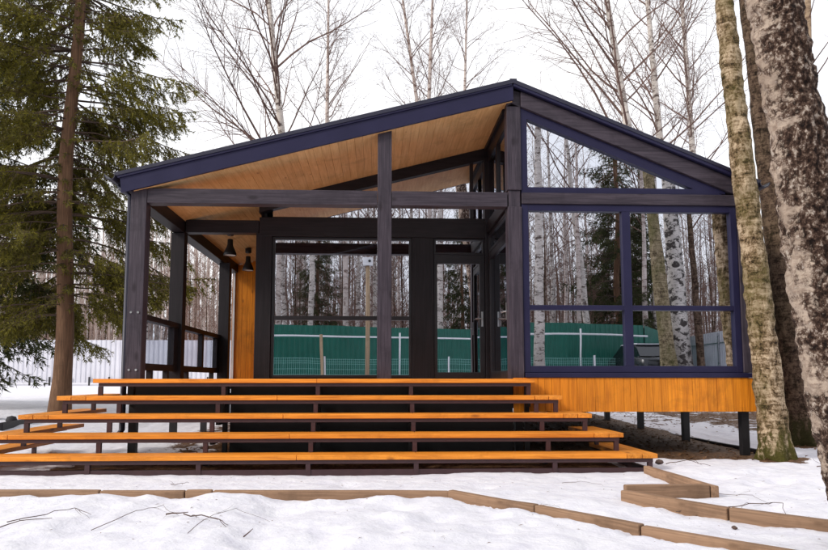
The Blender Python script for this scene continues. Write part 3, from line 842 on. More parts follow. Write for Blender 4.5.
# thick trunks at the right
def big_trunk(name, seed, H, r0, lean, mat, sides, rings, amp, flare, loc, lab, b0, nb, fs=7., rtop=.55, bendx=(), spine=None):
    rng = random.Random(seed); mb = MB(); vs = []
    hs = [-.2+(H+.2)*(i/rings) for i in range(rings+1)]
    def ctr(z):
        x = lean[0]*z; y = lean[1]*z
        if spine:
            q = spine[0][1]+(z-spine[0][0])*(spine[1][1]-spine[0][1])/(spine[1][0]-spine[0][0])
            for (z0, x0), (z1, x1) in zip(spine, spine[1:]):
                if z >= z0:
                    q = x0+(x1-x0)*(z-z0)/(z1-z0)
            x = q-loc[0]
        for (zc, w, a) in bendx: x += a*math.exp(-((z-zc)/w)**2)
        return x, y
    for z in hs:
        cx, cy = ctr(z)
        t = max(0, z)/H; rr = r0*(1-(1-rtop)*min(1, z/7.) if z > 0 else 1)*(1 if z < 7 else max(.1, 1-(z-7)/(H-6.5)))
        for k in range(sides):
            a = 2*math.pi*k/sides
            fl = 1+flare*math.exp(-max(0, z)/.22)*(1+.45*math.sin(a*4+seed)+.3*math.sin(a*7+1))
            p = Vector((math.cos(a)*r0, math.sin(a)*r0, z))
            n = noise.fractal(p*fs, 1., 2., 5)*amp + noise.noise(p*2.2)*amp*1.1
            n += max(0, noise.noise(Vector((p.x*2, p.y*2, z*9))))*amp*.9
            r = rr*fl+n
            vs.append((cx+math.cos(a)*r, cy+math.sin(a)*r, z))
    mb.v = vs
    for i in range(rings):
        for k in range(sides):
            a = i*sides+k; b = i*sides+(k+1) % sides; mb.f.append((a, b, b+sides, a+sides))
    tm = mb.mesh('trunk', mat, smooth=True, rec=False)
    mb = MB()
    for k in range(nb):
        z = b0+(H-1-b0)*(k+rng.random())/nb; cx, cy = ctr(z); a = rng.uniform(0, 6.28); el = R(rng.uniform(20, 55)); L = rng.uniform(1.5, 3.2)
        bp = walk((cx, cy, z), (math.cos(a)*math.cos(el), math.sin(a)*math.cos(el), math.sin(el)), L, 6, rng, .12, .02)
        mb.tube(bp, [.035*(1-.8*i/6) for i in range(7)], 5, False)
        for s in range(6):
            i = rng.randint(1, 5)
            d = (bp[i+1]-bp[i]).normalized()+Vector((rng.gauss(0, .6), rng.gauss(0, .6), rng.gauss(0, .4)))
            mb.tube(walk(bp[i], d, L*.35, 4, rng, .15, 0), [.01, .008, .006, .004, .002], 3, False)
    cm = mb.mesh('branches', M['twig'], rec=False)
    return put_tree(name, (tm, cm), loc, lab, 'tree')
big_trunk('birch_tree', 3, 15, .19, (-.070, 0), M['lichen'], 72, 280, .019, .36, (5.46, 9.28, .03), 'mossy lichen covered trunk standing close against the cabin front corner', 8, 14, rtop=.62)
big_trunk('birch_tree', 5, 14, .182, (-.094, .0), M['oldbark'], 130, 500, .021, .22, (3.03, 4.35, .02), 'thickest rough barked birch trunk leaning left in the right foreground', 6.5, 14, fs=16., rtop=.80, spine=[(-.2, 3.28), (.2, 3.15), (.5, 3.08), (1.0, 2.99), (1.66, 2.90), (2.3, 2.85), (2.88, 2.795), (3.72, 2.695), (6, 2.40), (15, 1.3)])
big_trunk('birch_tree', 8, 16, .26, (-.082, 0), M['bark_brown'], 40, 120, .014, .5, (6.93, 11., .05), 'dark brown trunk behind the foreground birch, with flared mossy foot', 9, 14, rtop=.4)
ms = birch_mesh(41, 14, .13, (.06, 0), 4.2, 14, M['bark_orange'], M['twig'], spread=.6, bend=.1)
put_tree('birch_tree', ms, (8.25, 13., .13), 'thin tan birch at the far right edge, leaning right', 'tree')
ms = birch_mesh(42, 14, .12, (-.055, 0), 5, 14, M['bark_orange'], M['twig'], spread=.5, bend=.1)
put_tree('birch_tree', ms, (9.15, 13.1, .13), 'thin tan birch at the far right edge, leaning left across its twin', 'tree')

# trees in front of the green fence, mirrored in the panes
ms = birch_mesh(51, 17, .19, (.012, 0), 8, 26, M['birch'], M['twig'], bend=.1)
put_tree('birch_tree', ms, (5.46, -3.7, gz(5.4, -3.7)), 'white birch before the green fence, mirrored at left edge of front window')
ms = birch_mesh(52, 16, .27, (-.08, 0), 8.5, 20, M['bark_moss'], M['twig'], bend=.1)
put_tree('birch_tree', ms, (9.55, -2.75, gz(9.5, -2.8)), 'mossy greenish trunk mirrored beside the window mullion')
ms = birch_mesh(53, 17, .32, (-.04, 0), 9, 20, M['birch_dark'], M['twig'], bend=.1, sides=14)
put_tree('birch_tree', ms, (10.12, -3.1, gz(10, -3.1)), 'thick black and white birch mirrored in the right window pane')
ms = birch_mesh(54, 13, .14, (-.05, 0), 5, 18, M['bark_brown'], M['twig'], bend=.1)
put_tree('birch_tree', ms, (10.62, -2.8, gz(10.6, -2.8)), 'slim grey brown trunk mirrored right of the black and white birch')
ms = birch_mesh(55, 17, .17, (-.09, 0), 8, 24, M['birch'], M['twig'], bend=.1)
put_tree('birch_tree', ms, (9.25, -9.9, 1.1), 'white birch behind green fence leaning left, mirrored in left front pane')
ms = birch_mesh(56, 17, .15, (.0, 0), 7, 26, M['birch'], M['twig_red'], bend=.1)
put_tree('birch_tree', ms, (2.6, -5.2, 1.1), 'white birch mirrored along the left side of the door glass')
# forest variants
FV = [birch_mesh(100+i, 17+i*.7, .13+.012*(i % 3), (rnd.uniform(-.03, .03), rnd.uniform(-.03, .03)), 6.+i*.5, 24, M['birch_far'] if i % 2 else M['birch'], M['twig_red'], sides=7, sub=5, twigs=3, tw=.006, bend=.3, spread=.75) for i in range(5)]
SV = [birch_mesh(200+i, 9+i, .055, (rnd.uniform(-.04, .04), rnd.uniform(-.04, .04)), 1.2, 34, M['bark_brown'], M['twig_red'], sides=5, sub=7, twigs=4, tw=.006, bend=.3, spread=.9) for i in range(3)]
def fence_y(x): return -3.2-.268*(x+2.9)
GF = 'birches of the wood beyond the green fence'; GS = 'leafless saplings of the wood beyond the green fence'
def scatter(n, x0, x1, y0, y1, mind, used, ok, rng):
    out = []; tries = 0
    while len(out) < n and tries < 6000:
        tries += 1
        x = rng.uniform(x0, x1); y = y0+(y1-y0)*rng.random()**1.25
        if not ok(x, y): continue
        if all((x-a)**2+(y-b)**2 > mind*mind for a, b in used+out): out.append((x, y))
    used += out; return out
rg = random.Random(31)
used = [(9.25, -9.9), (11.4, -12.9), (4.15, -10), (-3.2, -13), (2.6, -5.2), (11.2, -10.9), (8.3, -12.9)]
for (x, y, v, lab) in ((8.35, -12.9, 0, 'slender birch of the wood mirrored in left front pane, right of thick one'), (11.95, -10.9, 1, 'birch of the wood mirrored just right of the window mullion'), (12.7, -11.4, 2, 'second birch of the wood mirrored right of the window mullion'), (-4.4, -7, 3, 'closest birch of the wood mirrored at left edge of porch window')):
    put_tree('birch_tree', FV[v], (x, y, 1.05), lab, 'tree', rz=v*1.3)
def okf(x, y): return y < fence_y(x)-1.6 and not (x > 9.5 and y > -16 and x > 10.3+(-6.75-y)*.62-1)
for i, (x, y) in enumerate(scatter(105, -17, 28, -6, -44, 1.3, used, okf, rg)):
    put_tree('birch_tree', FV[i % 5], (x, y, gz(x, y)-.05), 'bare white birch in the wood beyond the green fence', 'tree', rz=rg.uniform(0, 6.28), sc=rg.uniform(.8, 1.15), group=GF)
for i, (x, y) in enumerate(scatter(95, -17, 32, -7, -34, .8, used, okf, rg)):
    put_tree('sapling_tree', SV[i % 3], (x, y, gz(x, y)-.05), 'leafless brown sapling in the wood beyond the green fence', 'tree', rz=rg.uniform(0, 6.28), sc=rg.uniform(.8, 1.3), group=GS)
# wood behind the cabin, left
GB = 'bare birches of the wood behind the grey fence'
for i, (x, y) in enumerate(scatter(60, -32, -6, 36, 58, 1.1, used, lambda x, y: x < -y*.17, rg)):
    put_tree('birch_tree', FV[i % 5], (x, y, gz(x, y)-.1), 'bare birch in the wood behind the long grey fence', 'tree', rz=rg.uniform(0, 6.28), sc=rg.uniform(.58, .70), group=GB)
for i, (x, y) in enumerate(scatter(34, -30, -7, 35, 56, .8, used, lambda x, y: x < -y*.17, rg)):
    put_tree('sapling_tree', SV[i % 3], (x, y, gz(x, y)-.1), 'leafless sapling in the wood behind the long grey fence', 'tree', rz=rg.uniform(0, 6.28), sc=rg.uniform(.7, 1.), group='leafless saplings behind the grey fence')

# far wood that reads as one mass
M['thicket'] = mk_needles('far_wood', (.035, .019, .011), (.115, .064, .040), (.40, .31, .24))
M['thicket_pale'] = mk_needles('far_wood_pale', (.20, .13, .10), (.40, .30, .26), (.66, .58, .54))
def thicket(name, lab, n, pos, hmin, hmax, seed, nbr=9, mt='thicket'):
    rng = random.Random(seed); mb = MB()
    for _ in range(n):
        x, y = pos(rng); z = gz(x, y)-.2; H = rng.uniform(hmin, hmax); r = rng.uniform(.025, .10)
        lx, ly = rng.gauss(0, .04), rng.gauss(0, .04)
        P = [Vector((x+lx*H*t+rng.gauss(0, .04), y+ly*H*t, z+H*t)) for t in (0, .3, .6, 1)]
        mb.tube(P, [r, r*.85, r*.55, .01], 4, False)
        for _b in range(nbr):
            t = rng.uniform(.12, .97); q = Vector((x+lx*H*t, y+ly*H*t, z+H*t)); a = rng.uniform(0, 6.28); L = rng.uniform(.8, 2.6)*(1.1-t*.6)
            d = Vector((math.cos(a)*.7, math.sin(a)*.7, rng.uniform(.3, 1.)))
            e = q+d*L; mb.tube([q, q+d*L*.5+Vector((0, 0, -.05)), e], [.016, .012, .005], 3, False)
            for _c in range(3):
                u = rng.uniform(.3, 1); qq = q.lerp(e, u); dd = d*.6+Vector((rng.gauss(0, .5), rng.gauss(0, .5), rng.gauss(.1, .4)))
                mb.tube([qq, qq+dd*L*.35], [.009, .004], 3, False)
    me = mb.mesh(name, M[mt], rec=False)
    o = bpy.data.objects.new(name, me); COL.objects.link(o); o['kind'] = 'stuff'
    return tag(o, lab, 'wood')
thicket('far_wood', 'dense far wood of thin trunks beyond the green fence, mirrored in the glass', 1500, lambda r: (r.uniform(-42, 52), -r.uniform(33, 62)), 8, 15, 71)
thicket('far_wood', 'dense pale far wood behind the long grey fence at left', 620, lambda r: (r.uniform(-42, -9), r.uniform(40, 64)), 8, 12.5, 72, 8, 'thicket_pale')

# spruces
def spruce_mesh(seed, H, Rm, z0, r0, step, nbr, twstep, bladestep, blade, mneedle, zmax=None, leanx=0., asym=None):
    rng = random.Random(seed); nr = np.random.default_rng(seed)
    mb = MB(); n = 24
    tp = [Vector((leanx*H*i/n+.06*math.sin(i*.7), .05*math.cos(i*.5), H*i/n)) for i in range(n+1)]; tp[0].z = -.2
    tr = [r0*(1-i/n)**.9*(1+.35*math.exp(-H*i/n/.3))+.004 for i in range(n+1)]
    mb.tube(tp, tr, 14, False); tm = mb.mesh('trunk', M['spruce_bark'], smooth=True)
    bm_ = MB(); B0 = []; B1 = []
    z = z0
    while z < H*.985:
        f = z/H
        dens = 1. if (zmax is None or z < zmax) else .35
        Rz = Rm*((1-f)**.75)*min(1, .72+.28*(z-z0)/(.12*H))
        p = Vector((leanx*z+.06*math.sin(z/H*24*.7), .05*math.cos(z/H*24*.5), z))
        for k in range(max(2, int(nbr*(.6+.4*dens)))):
            a = rng.uniform(0, 2*math.pi); L = Rz*rng.uniform(.55, 1.15)
            if asym: L *= asym(a)
            if L < .15: continue
            dro = .42*(1-f)+.02
            hd = Vector((math.cos(a), math.sin(a), 0)); sdv = Vector((-math.sin(a), math.cos(a), 0))
            m = 8; bp = []
            kink = rng.gauss(0, .22); dro *= rng.uniform(.5, 1.6)
            for i in range(m+1):
                s = i/m
                bp.append(p+hd*L*s+sdv*kink*L*s*s+Vector((0, 0, L*(.10*(1-f)*s-dro*s*s+.16*s**4)+rng.gauss(0, .012))))
            rb = .006+.0075*L
            bm_.tube(bp, [rb*(1-.82*i/m) for i in range(m+1)], 4, False)
            s = .2+rng.random()*.1
            while s < 1:
                i = min(m-1, int(s*m)); q = bp[i].lerp(bp[i+1], s*m-i); dd = (bp[i+1]-bp[i]).normalized()
                for sg in (-1, 1):
                    if rng.random() < .18+(.45 if s < .35 else 0): continue
                    tl = min(.85, .34*L)*(1.12-s*.75)*rng.uniform(.5, 1.15)
                    td = (dd*.7+sdv*sg*rng.uniform(.5, .9)+Vector((0, 0, rng.uniform(-1.5, -.02)))).normalized()
                    e1 = q+td*tl*.5; e2 = e1+(td+Vector((0, 0, -.32))).normalized()*tl*.5
                    bm_.tube([q, e1, e2], [.006, .004, .002], 3, False)
                    if rng.random() < .14: continue           # a dead, bare twig
                    B0.append((q, e1)); B0.append((e1, e2))
                    if tl > .28:
                        for _ in range(2):
                            u = rng.uniform(.25, .85); qq = q.lerp(e2, u)
                            dd2 = (td*.6+dd*.3+Vector((rng.gauss(0, .5), rng.gauss(0, .5), rng.uniform(-1.5, .0)))).normalized()
                            B0.append((qq, qq+dd2*tl*rng.uniform(.35, .7)))
                s += twstep/max(L, .4)*rng.uniform(.8, 1.2)/dens
            B0.append((bp[m-1], bp[m]))
        z += step*rng.uniform(.8, 1.2)
    # needles: short blades along every twig segment
    bm_o = len(bm_.v)
    A = np.array([[*a] for a, b in B0]); Bb = np.array([[*b] for a, b in B0])
    ln = np.linalg.norm(Bb-A, axis=1); cnt = np.maximum(2, (ln/bladestep).astype(int))
    idx = np.repeat(np.arange(len(A)), cnt)
    u = nr.random(len(idx))[:, None]
    base = A[idx]+(Bb-A)[idx]*u; d = (Bb-A)[idx]/np.maximum(ln[idx][:, None], 1e-6)
    rv = nr.normal(size=(len(idx), 3)); side = rv-(rv*d).sum(1)[:, None]*d; side /= np.linalg.norm(side, axis=1)[:, None]
    dirn = d*.75+side*.75; dirn /= np.linalg.norm(dirn, axis=1)[:, None]
    ws = np.cross(dirn, nr.normal(size=(len(idx), 3))); ws /= np.linalg.norm(ws, axis=1)[:, None]
    bl = blade*(.6+.8*nr.random(len(idx)))[:, None]; wd = bl*.13
    V = np.stack([base-ws*wd, base+ws*wd, base+dirn*bl], 1).reshape(-1, 3)
    me = bpy.data.meshes.new('needles'); nt_ = len(idx)
    me.vertices.add(nt_*3); me.vertices.foreach_set('co', V.astype(np.float32).ravel())
    me.loops.add(nt_*3); me.loops.foreach_set('vertex_index', np.arange(nt_*3, dtype=np.int32))
    me.polygons.add(nt_); me.polygons.foreach_set('loop_start', np.arange(0, nt_*3, 3, dtype=np.int32))
    me.materials.append(mneedle); me.update(calc_edges=True); me.validate()
    bme = bm_.mesh('boughs', M['spruce_twig'], rec=False)
    print('spruce needles', nt_)
    return tm, bme, me
M['spruce_twig'] = plain('spruce_twig', (.07, .042, .03), .8, 0, .3, 4, 0)
def put_spruce(ms, loc, lab, rz=0, sc=1.):
    t = thing('spruce_tree', loc, lab, 'tree'); t.rotation_euler = (0, 0, rz); t.scale = (sc,)*3
    for nm, me in zip(('trunk', 'boughs'), ms[:2]):
        o = bpy.data.objects.new(nm, me); COL.objects.link(o); o.parent = t
        if nm == 'boughs': bo = o
    o = bpy.data.objects.new('needles', ms[2]); COL.objects.link(o); o.parent = bo
    return t
big = spruce_mesh(61, 19, 3.45, 2.15, .19, .25, 7, .066, .0135, .072, M['needles'], zmax=10.5, asym=lambda a: 1 if math.cos(a+1.15) < .55 else (.30 if math.cos(a+1.15) > .8 else .6))
put_spruce(big, (-6.75, 15., .36), 'large green spruce with bare brown lower trunk left of the cabin')
sm = spruce_mesh(62, 14, 2.7, 1.1, .17, .32, 7, .12, .024, .11, M['needles_dk'])
put_spruce(sm, (-9.9, 16.6, .5), 'spruce at the left picture edge behind the large spruce', 2., 1.25)
put_spruce(sm, (11.55, -12.9, 1.), 'dark tall spruce mirrored left of the front window mullion', .4, 1.2)
put_spruce(sm, (4.15, -10., 1.), 'dark green spruce mirrored in the door glass', 1.7, .72)
put_spruce(sm, (-3.2, -13.5, 1.), 'dark spruce among birches mirrored in the porch window', 3.1, .8)
put_spruce(sm, (12.45, -15.2, 1.), 'dark spruce mirrored right of the window mullion, behind white birches', 5.3, 1.0)
put_spruce(sm, (13.9, -16., 1.1), 'smaller spruce mirrored farther right in the right window pane', 4.6, .7)

# ------------------------------------------------------------------ fences
def sheet_fence(runs, h0, h1, mat, name, lab, period=.21, dep=.022, post_mat='black', legs=False, rail=True, pane=2.4, postside=1, lift=0.):
    """trapezoidal metal sheet along the runs [(x,y),...] from z h0(x,y)+lift to h1(x,y)"""
    t = thing(name, (*runs[0], h0(*runs[0])), lab, 'fence')
    for (ax, ay), (bx, by) in zip(runs, runs[1:]):
        L = math.hypot(bx-ax, by-ay); dx, dy = (bx-ax)/L, (by-ay)/L; nx_, ny_ = -dy, dx
        mb = MB(); u = 0.; prof = []
        while u < L:
            for du, o in ((0, 0), (.08, 0), (.105, dep), (.185, dep)):
                if u+du <= L: prof.append((u+du, o))
            u += period
        for u, o in prof:
            x, y = ax+dx*u+nx_*o, ay+dy*u+ny_*o
            mb.v += [(x, y, h0(x, y)+lift), (x, y, h1(x, y))]
        n = len(prof)
        mb.f = [(2*i, 2*i+2, 2*i+3, 2*i+1) for i in range(n-1)]
        me = part('metal_sheet', mb, M[mat], t)
        sm_ = me.modifiers.new('thick', 'SOLIDIFY'); sm_.thickness = .003
        k = 0; u = .3
        while u < L:
            x, y = ax+dx*u+nx_*.07*postside, ay+dy*u+ny_*.07*postside
            part('fence_post', MB().box(x-.03, x+.03, y-.03, y+.03, h0(x, y)-.2, h1(x, y)-.08 if not legs else h0(x, y)+lift+.25), M[post_mat], t)
            u += pane
        if rail:
            mb = MB()
            for f_ in (.22, .78):
                za = h0(ax, ay)+lift+(h1(ax, ay)-h0(ax, ay))*f_; zb2 = h0(bx, by)+lift+(h1(bx, by)-h0(bx, by))*f_
                mb.beam((ax+nx_*.055*postside, ay+ny_*.055*postside, za), (bx+nx_*.055*postside, by+ny_*.055*postside, zb2), .03, .04)
            part('fence_rail', mb, M[post_mat], t)
    return t
sheet_fence([(-14, fence_y(-14)), (10.3, -6.75), (15.4, -15)], lambda x, y: 1.02, lambda x, y: 3.2, 'greenfence', 'metal_fence', 'green corrugated metal fence opposite the cabin, mirrored in its panes', rail=False, postside=-1)
sheet_fence([(15.4, -15.1), (12.2, 20), (11.3, 30)], lambda x, y: gz(x, y)-.1, lambda x, y: 3.22, 'greyfence', 'metal_fence', 'tall grey corrugated fence along the right side, behind the big trunks', post_mat='chrome', postside=1)
sheet_fence([(-31, 31.2), (-2, 30.9)], lambda x, y: .74, lambda x, y: 2.86, 'greyfence', 'metal_fence', 'long pale grey metal fence behind the spruce, raised on short dark legs', legs=True, rail=False, pane=.86, lift=.24, postside=-1)
# brown brace boards nailed on the right grey fence
mb = MB(); mb.beam((11.75, 18.9, .1), (12.22, 18.9, .95), .03, .12); mb.beam((11.6, 18.86, .92), (12.28, 18.86, .88), .03, .1)
o = part('brace_boards', mb, M['planks_grey'], None, loc=(11.9, 18.9, .3)); tag(o, 'brown diagonal and level boards against the grey fence behind the trunks', 'boards')
# white pipeline on posts before the green fence
gp = thing('pipeline', (0, -3, 1.), 'thin white pipe carried on white posts before the green fence', 'pipe')
off = .45
mb = MB(); mb.tube([(x, fence_y(x)+off, 2.76) for x in (-13, -6, 0, 5, 10.2)], [.035]*5, 8); part('pipe', mb, M['white'], gp, True)
for x in (-9.5, -4.9, .9, 7.4):
    part('pipe_post', MB().tube([(x, fence_y(x)+off+.08, .9), (x, fence_y(x)+off+.08, 2.95)], [.035]*2, 8), M['white'], gp, True)
# welded mesh fence in front of it
mf = thing('mesh_fence', (0, -2, 1.), 'low pale wire mesh fence before the green metal fence', 'fence')
mb = MB(); x = -8.
def my(x): return fence_y(x)+1.05
while x < 8.6:
    mb.box(x-.004, x+.004, my(x)-.004, my(x)+.004, 1.02, 1.90); x += .075
for zz in (1.1, 1.3, 1.5, 1.7, 1.78, 1.88): mb.beam((-8, my(-8)+.008, zz), (8.6, my(8.6)+.008, zz), .01, .01)
part('wire_panel', mb, M['greymesh'], mf)
for x in (-7., -1.95, 2.8, 7.75):
    part('fence_post', MB().box(x-.03, x+.03, my(x)+.02, my(x)+.08, .9, 1.98), M['white'], mf)
# short wooden stake and tall pole with white box
pp = thing('wooden_pole', (-.33, -2., 1.), 'tall pale wooden pole with white camera box on top, mirrored in porch window', 'pole')
part('pole_shaft', MB().tube([(-.33, -2, .8), (-.33, -2, 3), (-.335, -2, 5.3)], [.085, .08, .075], 10), M['post_wood'], pp, True)
bx = part('camera_box', MB().box(-.52, -.15, -2.09, -1.83, 5.31, 5.62), M['white'], pp, bevel=.02)
mb = MB(); mb.tube([(-.27, -1.83, 5.47), (-.27, -1.78, 5.47)], [.05, .05], 12); part('camera_lens', mb, M['black'], bx)
o = part('wooden_stake', MB().box(-2.1, -2.0, -2.35, -2.25, .9, 2.78), M['post_wood'], None, loc=(-2.05, -2.3, 1.)); tag(o, 'short wooden stake before the green fence, left of the tall pole', 'stake')

# parked car opposite the front window
cr = thing('parked_car', (9.9, -4.6, 1.05), 'dark parked car with pale snowy roof before the fence corner', 'car')
def loft(rings, mat, name, parent, sm=True):
    mb = MB(); n = len(rings[0])
    for r_ in rings: mb.v += r_
    for i in range(len(rings)-1):
        for k in range(n): mb.f.append((i*n+k, i*n+(k+1) % n, (i+1)*n+(k+1) % n, (i+1)*n+k))
    mb.f += [tuple(range(n)), tuple((len(rings)-1)*n+k for k in range(n-1, -1, -1))]
    return part(name, mb, M[mat], parent, sm)
cx, cy, cz = 9.9, -4.6, 1.05
def ring(x, hw, z0, z1): return [(cx+x, cy-hw, cz+z0+.08), (cx+x, cy-hw*.92, cz+z0), (cx+x, cy+hw*.92, cz+z0), (cx+x, cy+hw, cz+z0+.08), (cx+x, cy+hw*.98, cz+z1-.06), (cx+x, cy+hw*.88, cz+z1), (cx+x, cy-hw*.88, cz+z1), (cx+x, cy-hw*.98, cz+z1-.06)]
body = loft([ring(-2.1, .7, .35, .72), ring(-1.95, .82, .25, .85), ring(-1.1, .86, .22, .92), ring(.9, .86, .22, .93), ring(1.8, .84, .25, .88), ring(2.1, .72, .35, .75)], 'carpaint', 'body', cr)
def ringc(x, hw0, hw1, z0, z1): return [(cx+x, cy-hw0, cz+z0), (cx+x, cy+hw0, cz+z0), (cx+x, cy+hw1, cz+z1), (cx+x, cy-hw1, cz+z1)]
loft([ringc(-1.25, .78, .76, .90, .93), ringc(-.6, .78, .60, .90, 1.40), ringc(.75, .78, .60, .90, 1.42), ringc(1.45, .78, .74, .90, .95)], 'carglass', 'windows', cr, False)
loft([ringc(-.72, .60, .56, 1.385, 1.43), ringc(0, .62, .58, 1.41, 1.47), ringc(.85, .60, .56, 1.40, 1.45)], 'carroof', 'car_roof', cr, False)
for sx in (-1.3, 1.3):
    for sy in (-.80, .80):
        mb = MB(); mb.tube([(cx+sx, cy+sy-.1, cz+.32), (cx+sx, cy+sy+.1, cz+.32)], [.32, .32], 20); w = part('wheel', mb, M['rubber'], cr)
        mb = MB(); mb.tube([(cx+sx, cy+sy-.108, cz+.32), (cx+sx, cy+sy+.108, cz+.32)], [.19, .19], 14); part('rim', mb, M['chrome'], w)
for sy in (-.6, .6):
    part('headlight', MB().box(cx-2.09, cx-1.99, cy+sy-.15, cy+sy+.15, cz+.62, cz+.76), M['white'], cr)

cr.location = (9.5, -5.0, 1.05); cr.rotation_euler = (0, 0, R(88)); cr.scale = (.9, .9, .92)
# garden cart at the left edge
gc = thing('garden_cart', (-7.2, 12.9, .35), 'black garden cart with brown handle grip, cut off at left picture edge', 'cart')
cx, cy, cz = -7.15, 13.0, .34
mb = MB(); mb.prism([(cx-.9, cz+.20), (cx-.15, cz+.20), (cx+.02, cz+.42), (cx-1.0, cz+.42)], cy-.28, cy+.28); part('tub', mb, M['rubber'], gc, bevel=.02)
for (wx, wy) in ((-.1, -.33), (-.1, .33), (-.8, -.33), (-.8, .33)):
    mb = MB(); mb.tube([(cx+wx, cy+wy-.04, cz+.13), (cx+wx, cy+wy+.04, cz+.13)], [.14, .14], 18); w = part('wheel', mb, M['rubber'], gc, True)
    mb = MB(); mb.tube([(cx+wx, cy+wy-.046, cz+.13), (cx+wx, cy+wy+.046, cz+.13)], [.055, .055], 12); part('hub', mb, M['maroon'], w)
mb = MB(); mb.tube([(cx-.2, cy, cz+.36), (cx-.05, cy, cz+.45), (cx+.10, cy-.1, cz+.50)], [.014]*3, 8); hn = part('handle', mb, M['chrome'], gc, True)
mb = MB(); mb.tube([(cx+.07, cy-.08, cz+.49), (cx+.22, cy-.16, cz+.53)], [.028, .03], 10); part('grip', mb, M['planks_grey'], hn, True)
mb = MB(); mb.lathe([(0, 0), (.07, .02), (.095, .08), (.07, .14), (0, .16)], (-6.55, 12.75, .33), 14)
o = part('dark_pot', mb, M['rubber'], None, True, loc=(-6.55, 12.75, .33)); tag(o, 'small round black pot lying in snow right of the cart', 'pot')

# ------------------------------------------------------------------ twigs lying on the snow
def twig(pts, r, lab, side=0, seed=1):
    rng = random.Random(seed); mb = MB()
    P = [Vector((x, y, ground_h(x, y)+.012+h)) for x, y, h in pts]
    # smooth it
    Q = []
    for i in range(len(P)-1):
        for k in range(4):
            q = P[i].lerp(P[i+1], k/4); q += Vector((rng.gauss(0, .006), rng.gauss(0, .006), rng.gauss(0, .004))); Q.append(q)
    Q.append(P[-1])
    mb.tube(Q, [r*.48*(1-.7*i/len(Q)) for i in range(len(Q))], 5)
    for s in range((side+1)//2):
        i = rng.randint(1, len(Q)-2); d = (Q[i+1]-Q[i]).normalized(); d = d*.5+Vector((rng.gauss(0, .6), rng.gauss(0, .6), abs(rng.gauss(.05, .12))))
        mb.tube(walk(Q[i], d, rng.uniform(.08, .22), 4, rng, .2, -.04), [r*.22, r*.19, r*.16, r*.12, r*.08], 4)
    o = part('fallen_twig', mb, M['fallen'], None, loc=tuple(P[0]))
    return tag(o, lab, 'twig', 'twigs lying on the snow')
twig([(-2.55, 4.95, .02), (-2.35, 5.12, .03), (-2.2, 5.22, .05), (-2.05, 5.15, .02)], .008, 'long arched twig in the bottom left corner of the snow', 5, 1)
twig([(-2.62, 4.7, .0), (-2.42, 4.9, .02), (-2.28, 5.05, .0)], .010, 'thick dark twig under the arched one in bottom left corner', 2, 2)
twig([(-1.95, 4.9, .0), (-1.75, 5.2, .06), (-1.6, 5.35, .05), (-1.45, 5.22, .0)], .006, 'thin bowed twig rising from snow left of the dark stick', 3, 3)
twig([(-1.55, 5.25, .01), (-1.38, 5.22, .01)], .014, 'short thick black stick on the snow bank', 0, 4)
twig([(-1.35, 5.02, .02), (-1.1, 4.9, .03), (-1.0, 4.8, .0)], .010, 'forked twig with many side shoots on the snow bank', 7, 5)
twig([(-1.22, 4.62, .0), (-1.15, 4.85, .05), (-1.0, 5.0, .08), (-.75, 5.0, .02)], .005, 'fine looping twig behind the forked twig', 4, 6)
twig([(-.86, 4.62, .0), (-.82, 4.72, .04)], .011, 'little upright red brown stub at bottom of snow bank', 0, 7)
twig([(-2.12, 7.3, .0), (-2.0, 7.25, .02), (-1.93, 7.3, .01)], .008, 'small dark twig on snow between steps and edging at left', 3, 8)
twig([(2.5, 5.75, .0), (2.62, 5.68, .05), (2.72, 5.6, .02), (2.8, 5.72, .06)], .007, 'branching twig on snow between the two slanting edgings', 6, 9)
twig([(3.05, 5.95, .0), (3.1, 5.6, .08), (3.13, 5.3, .14), (3.1, 5.15, .0)], .009, 'crooked twig hanging over the edging at the right', 7, 10)
twig([(3.3, 6.6, .0), (3.45, 6.3, .03), (3.5, 6.1, .0)], .005, 'thin straight twig on snow before the thickest trunk', 2, 11)
twig([(1.95, 7.25, .0), (2.15, 7.3, .01), (2.35, 7.2, .0)], .005, 'hair thin twig on snow in front of the steps at right', 2, 12)
twig([(1.3, 5.95, .0), (1.45, 5.9, .01), (1.6, 5.8, .0)], .004, 'faint thin twig beside the middle slanting edging', 2, 13)
twig([(3.6, 8.55, .0), (3.85, 8.5, .03), (4.15, 8.5, .0)], .012, 'dark branch piece at the snow edge in front of bare soil', 6, 14)
twig([(5.5, 8.5, .0), (5.75, 8.4, .04), (5.95, 8.25, .0)], .014, 'dark root like branch right of mossy trunk foot', 5, 15)
# clods and crumbs on the snow
for i, (x, y, r, lab) in enumerate(((2.65, 5.1, .022, 'small dark cone lying on snow near bottom right'), (1.72, 5.55, .02, 'brown leaf clod beside slanting edging'), (3.55, 8.62, .05, 'dark lump of soil at snow edge before the bare ground'))):
    mb = MB(); mb.lathe([(0, -r*.6), (r*.8, -r*.3), (r, .1*r), (r*.6, r*.6), (0, r*.8)], (x, y, ground_h(x, y)+r*.5), 9)
    mb.v = [(a+noise.noise(Vector((a*40, b*40, c*40)))*r*.4, b+noise.noise(Vector((b*40, c*40, a*40)))*r*.4, c) for a, b, c in mb.v]
    o = part('soil_clod', mb, M['fallen'], None, True, loc=(x, y, ground_h(x, y))); tag(o, lab, 'clod')

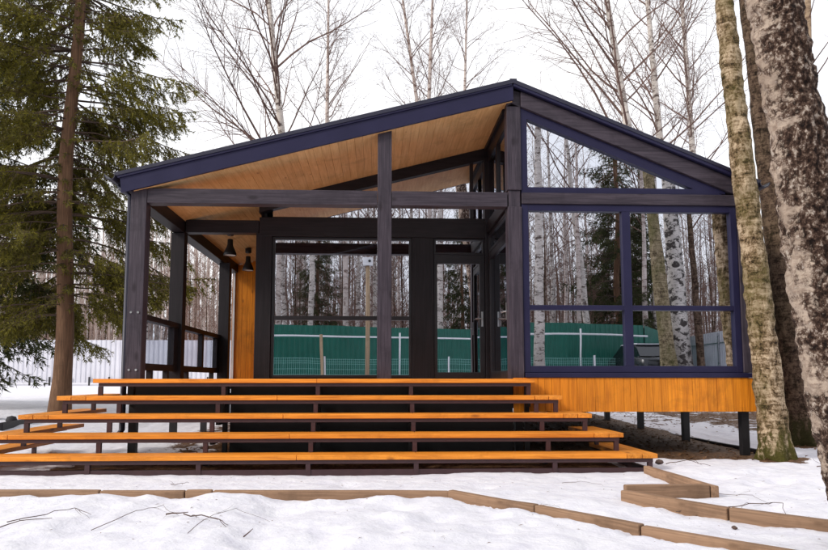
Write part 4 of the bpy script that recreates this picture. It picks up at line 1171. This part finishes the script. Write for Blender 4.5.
# ------------------------------------------------------------------ light, sky, camera
W = bpy.data.worlds.new('World'); S.world = W; W.use_nodes = True
nt = W.node_tree; nt.nodes.clear()
out = nd(nt, 'ShaderNodeOutputWorld'); bg = nd(nt, 'ShaderNodeBackground')
sky = nd(nt, 'ShaderNodeTexSky'); sky.sky_type = 'NISHITA'; sky.sun_disc = False
SUN_EL, SUN_AZ = R(32), R(240)        # azimuth clockwise from +Y: from the left, a little behind the camera
sky.sun_elevation = SUN_EL; sky.sun_rotation = SUN_AZ; sky.dust_density = 4.; sky.air_density = 1.; sky.ozone_density = 1.
hs = nd(nt, 'ShaderNodeHueSaturation'); hs.inputs['Saturation'].default_value = .25; nt.links.new(sky.outputs[0], hs.inputs['Color'])
v = coords(nt, (1, 1, 2.2), 'Generated')
cl = noi(nt, v, 2.2, 6, .55)
cloud = ramp(nt, cl, [(.3, (.84, .86, .92)), (.7, (1., .99, .985))])
cm_ = nd(nt, 'ShaderNodeVectorMath', operation='SCALE'); cm_.inputs['Scale'].default_value = 13.; nt.links.new(cloud, cm_.inputs[0])
sk = mix(nt, .82, hs.outputs[0], cm_.outputs[0])
nt.links.new(sk, bg.inputs['Color']); bg.inputs['Strength'].default_value = .11
nt.links.new(bg.outputs[0], out.inputs[0])
L = bpy.data.lights.new('sun', 'SUN'); L.energy = 2.2; L.angle = R(12); L.color = (1, .92, .82)
so = bpy.data.objects.new('sun', L); COL.objects.link(so)
dv = Vector((math.sin(SUN_AZ)*math.cos(SUN_EL), math.cos(SUN_AZ)*math.cos(SUN_EL), math.sin(SUN_EL)))
so.rotation_euler = dv.to_track_quat('Z', 'Y').to_euler(); so.location = dv*30

cd = bpy.data.cameras.new('camera'); co = bpy.data.objects.new('camera', cd); COL.objects.link(co)
co.location = (0, 0, 1.15); co.rotation_euler = (R(90+5.3), 0, R(-2.5))
cd.sensor_width = 36; cd.lens = 36*687/828; cd.shift_x = 7/828; cd.shift_y = 40/828
cd.clip_end = 2000; cd.clip_start = .05
S.camera = co
S.view_settings.view_transform = 'Standard'; S.view_settings.look = 'None'
S.view_settings.exposure = .12; S.view_settings.gamma = 1.; S.view_settings.use_curve_mapping = False
S.cycles.max_bounces = 10; S.cycles.glossy_bounces = 5; S.cycles.transparent_max_bounces = 16
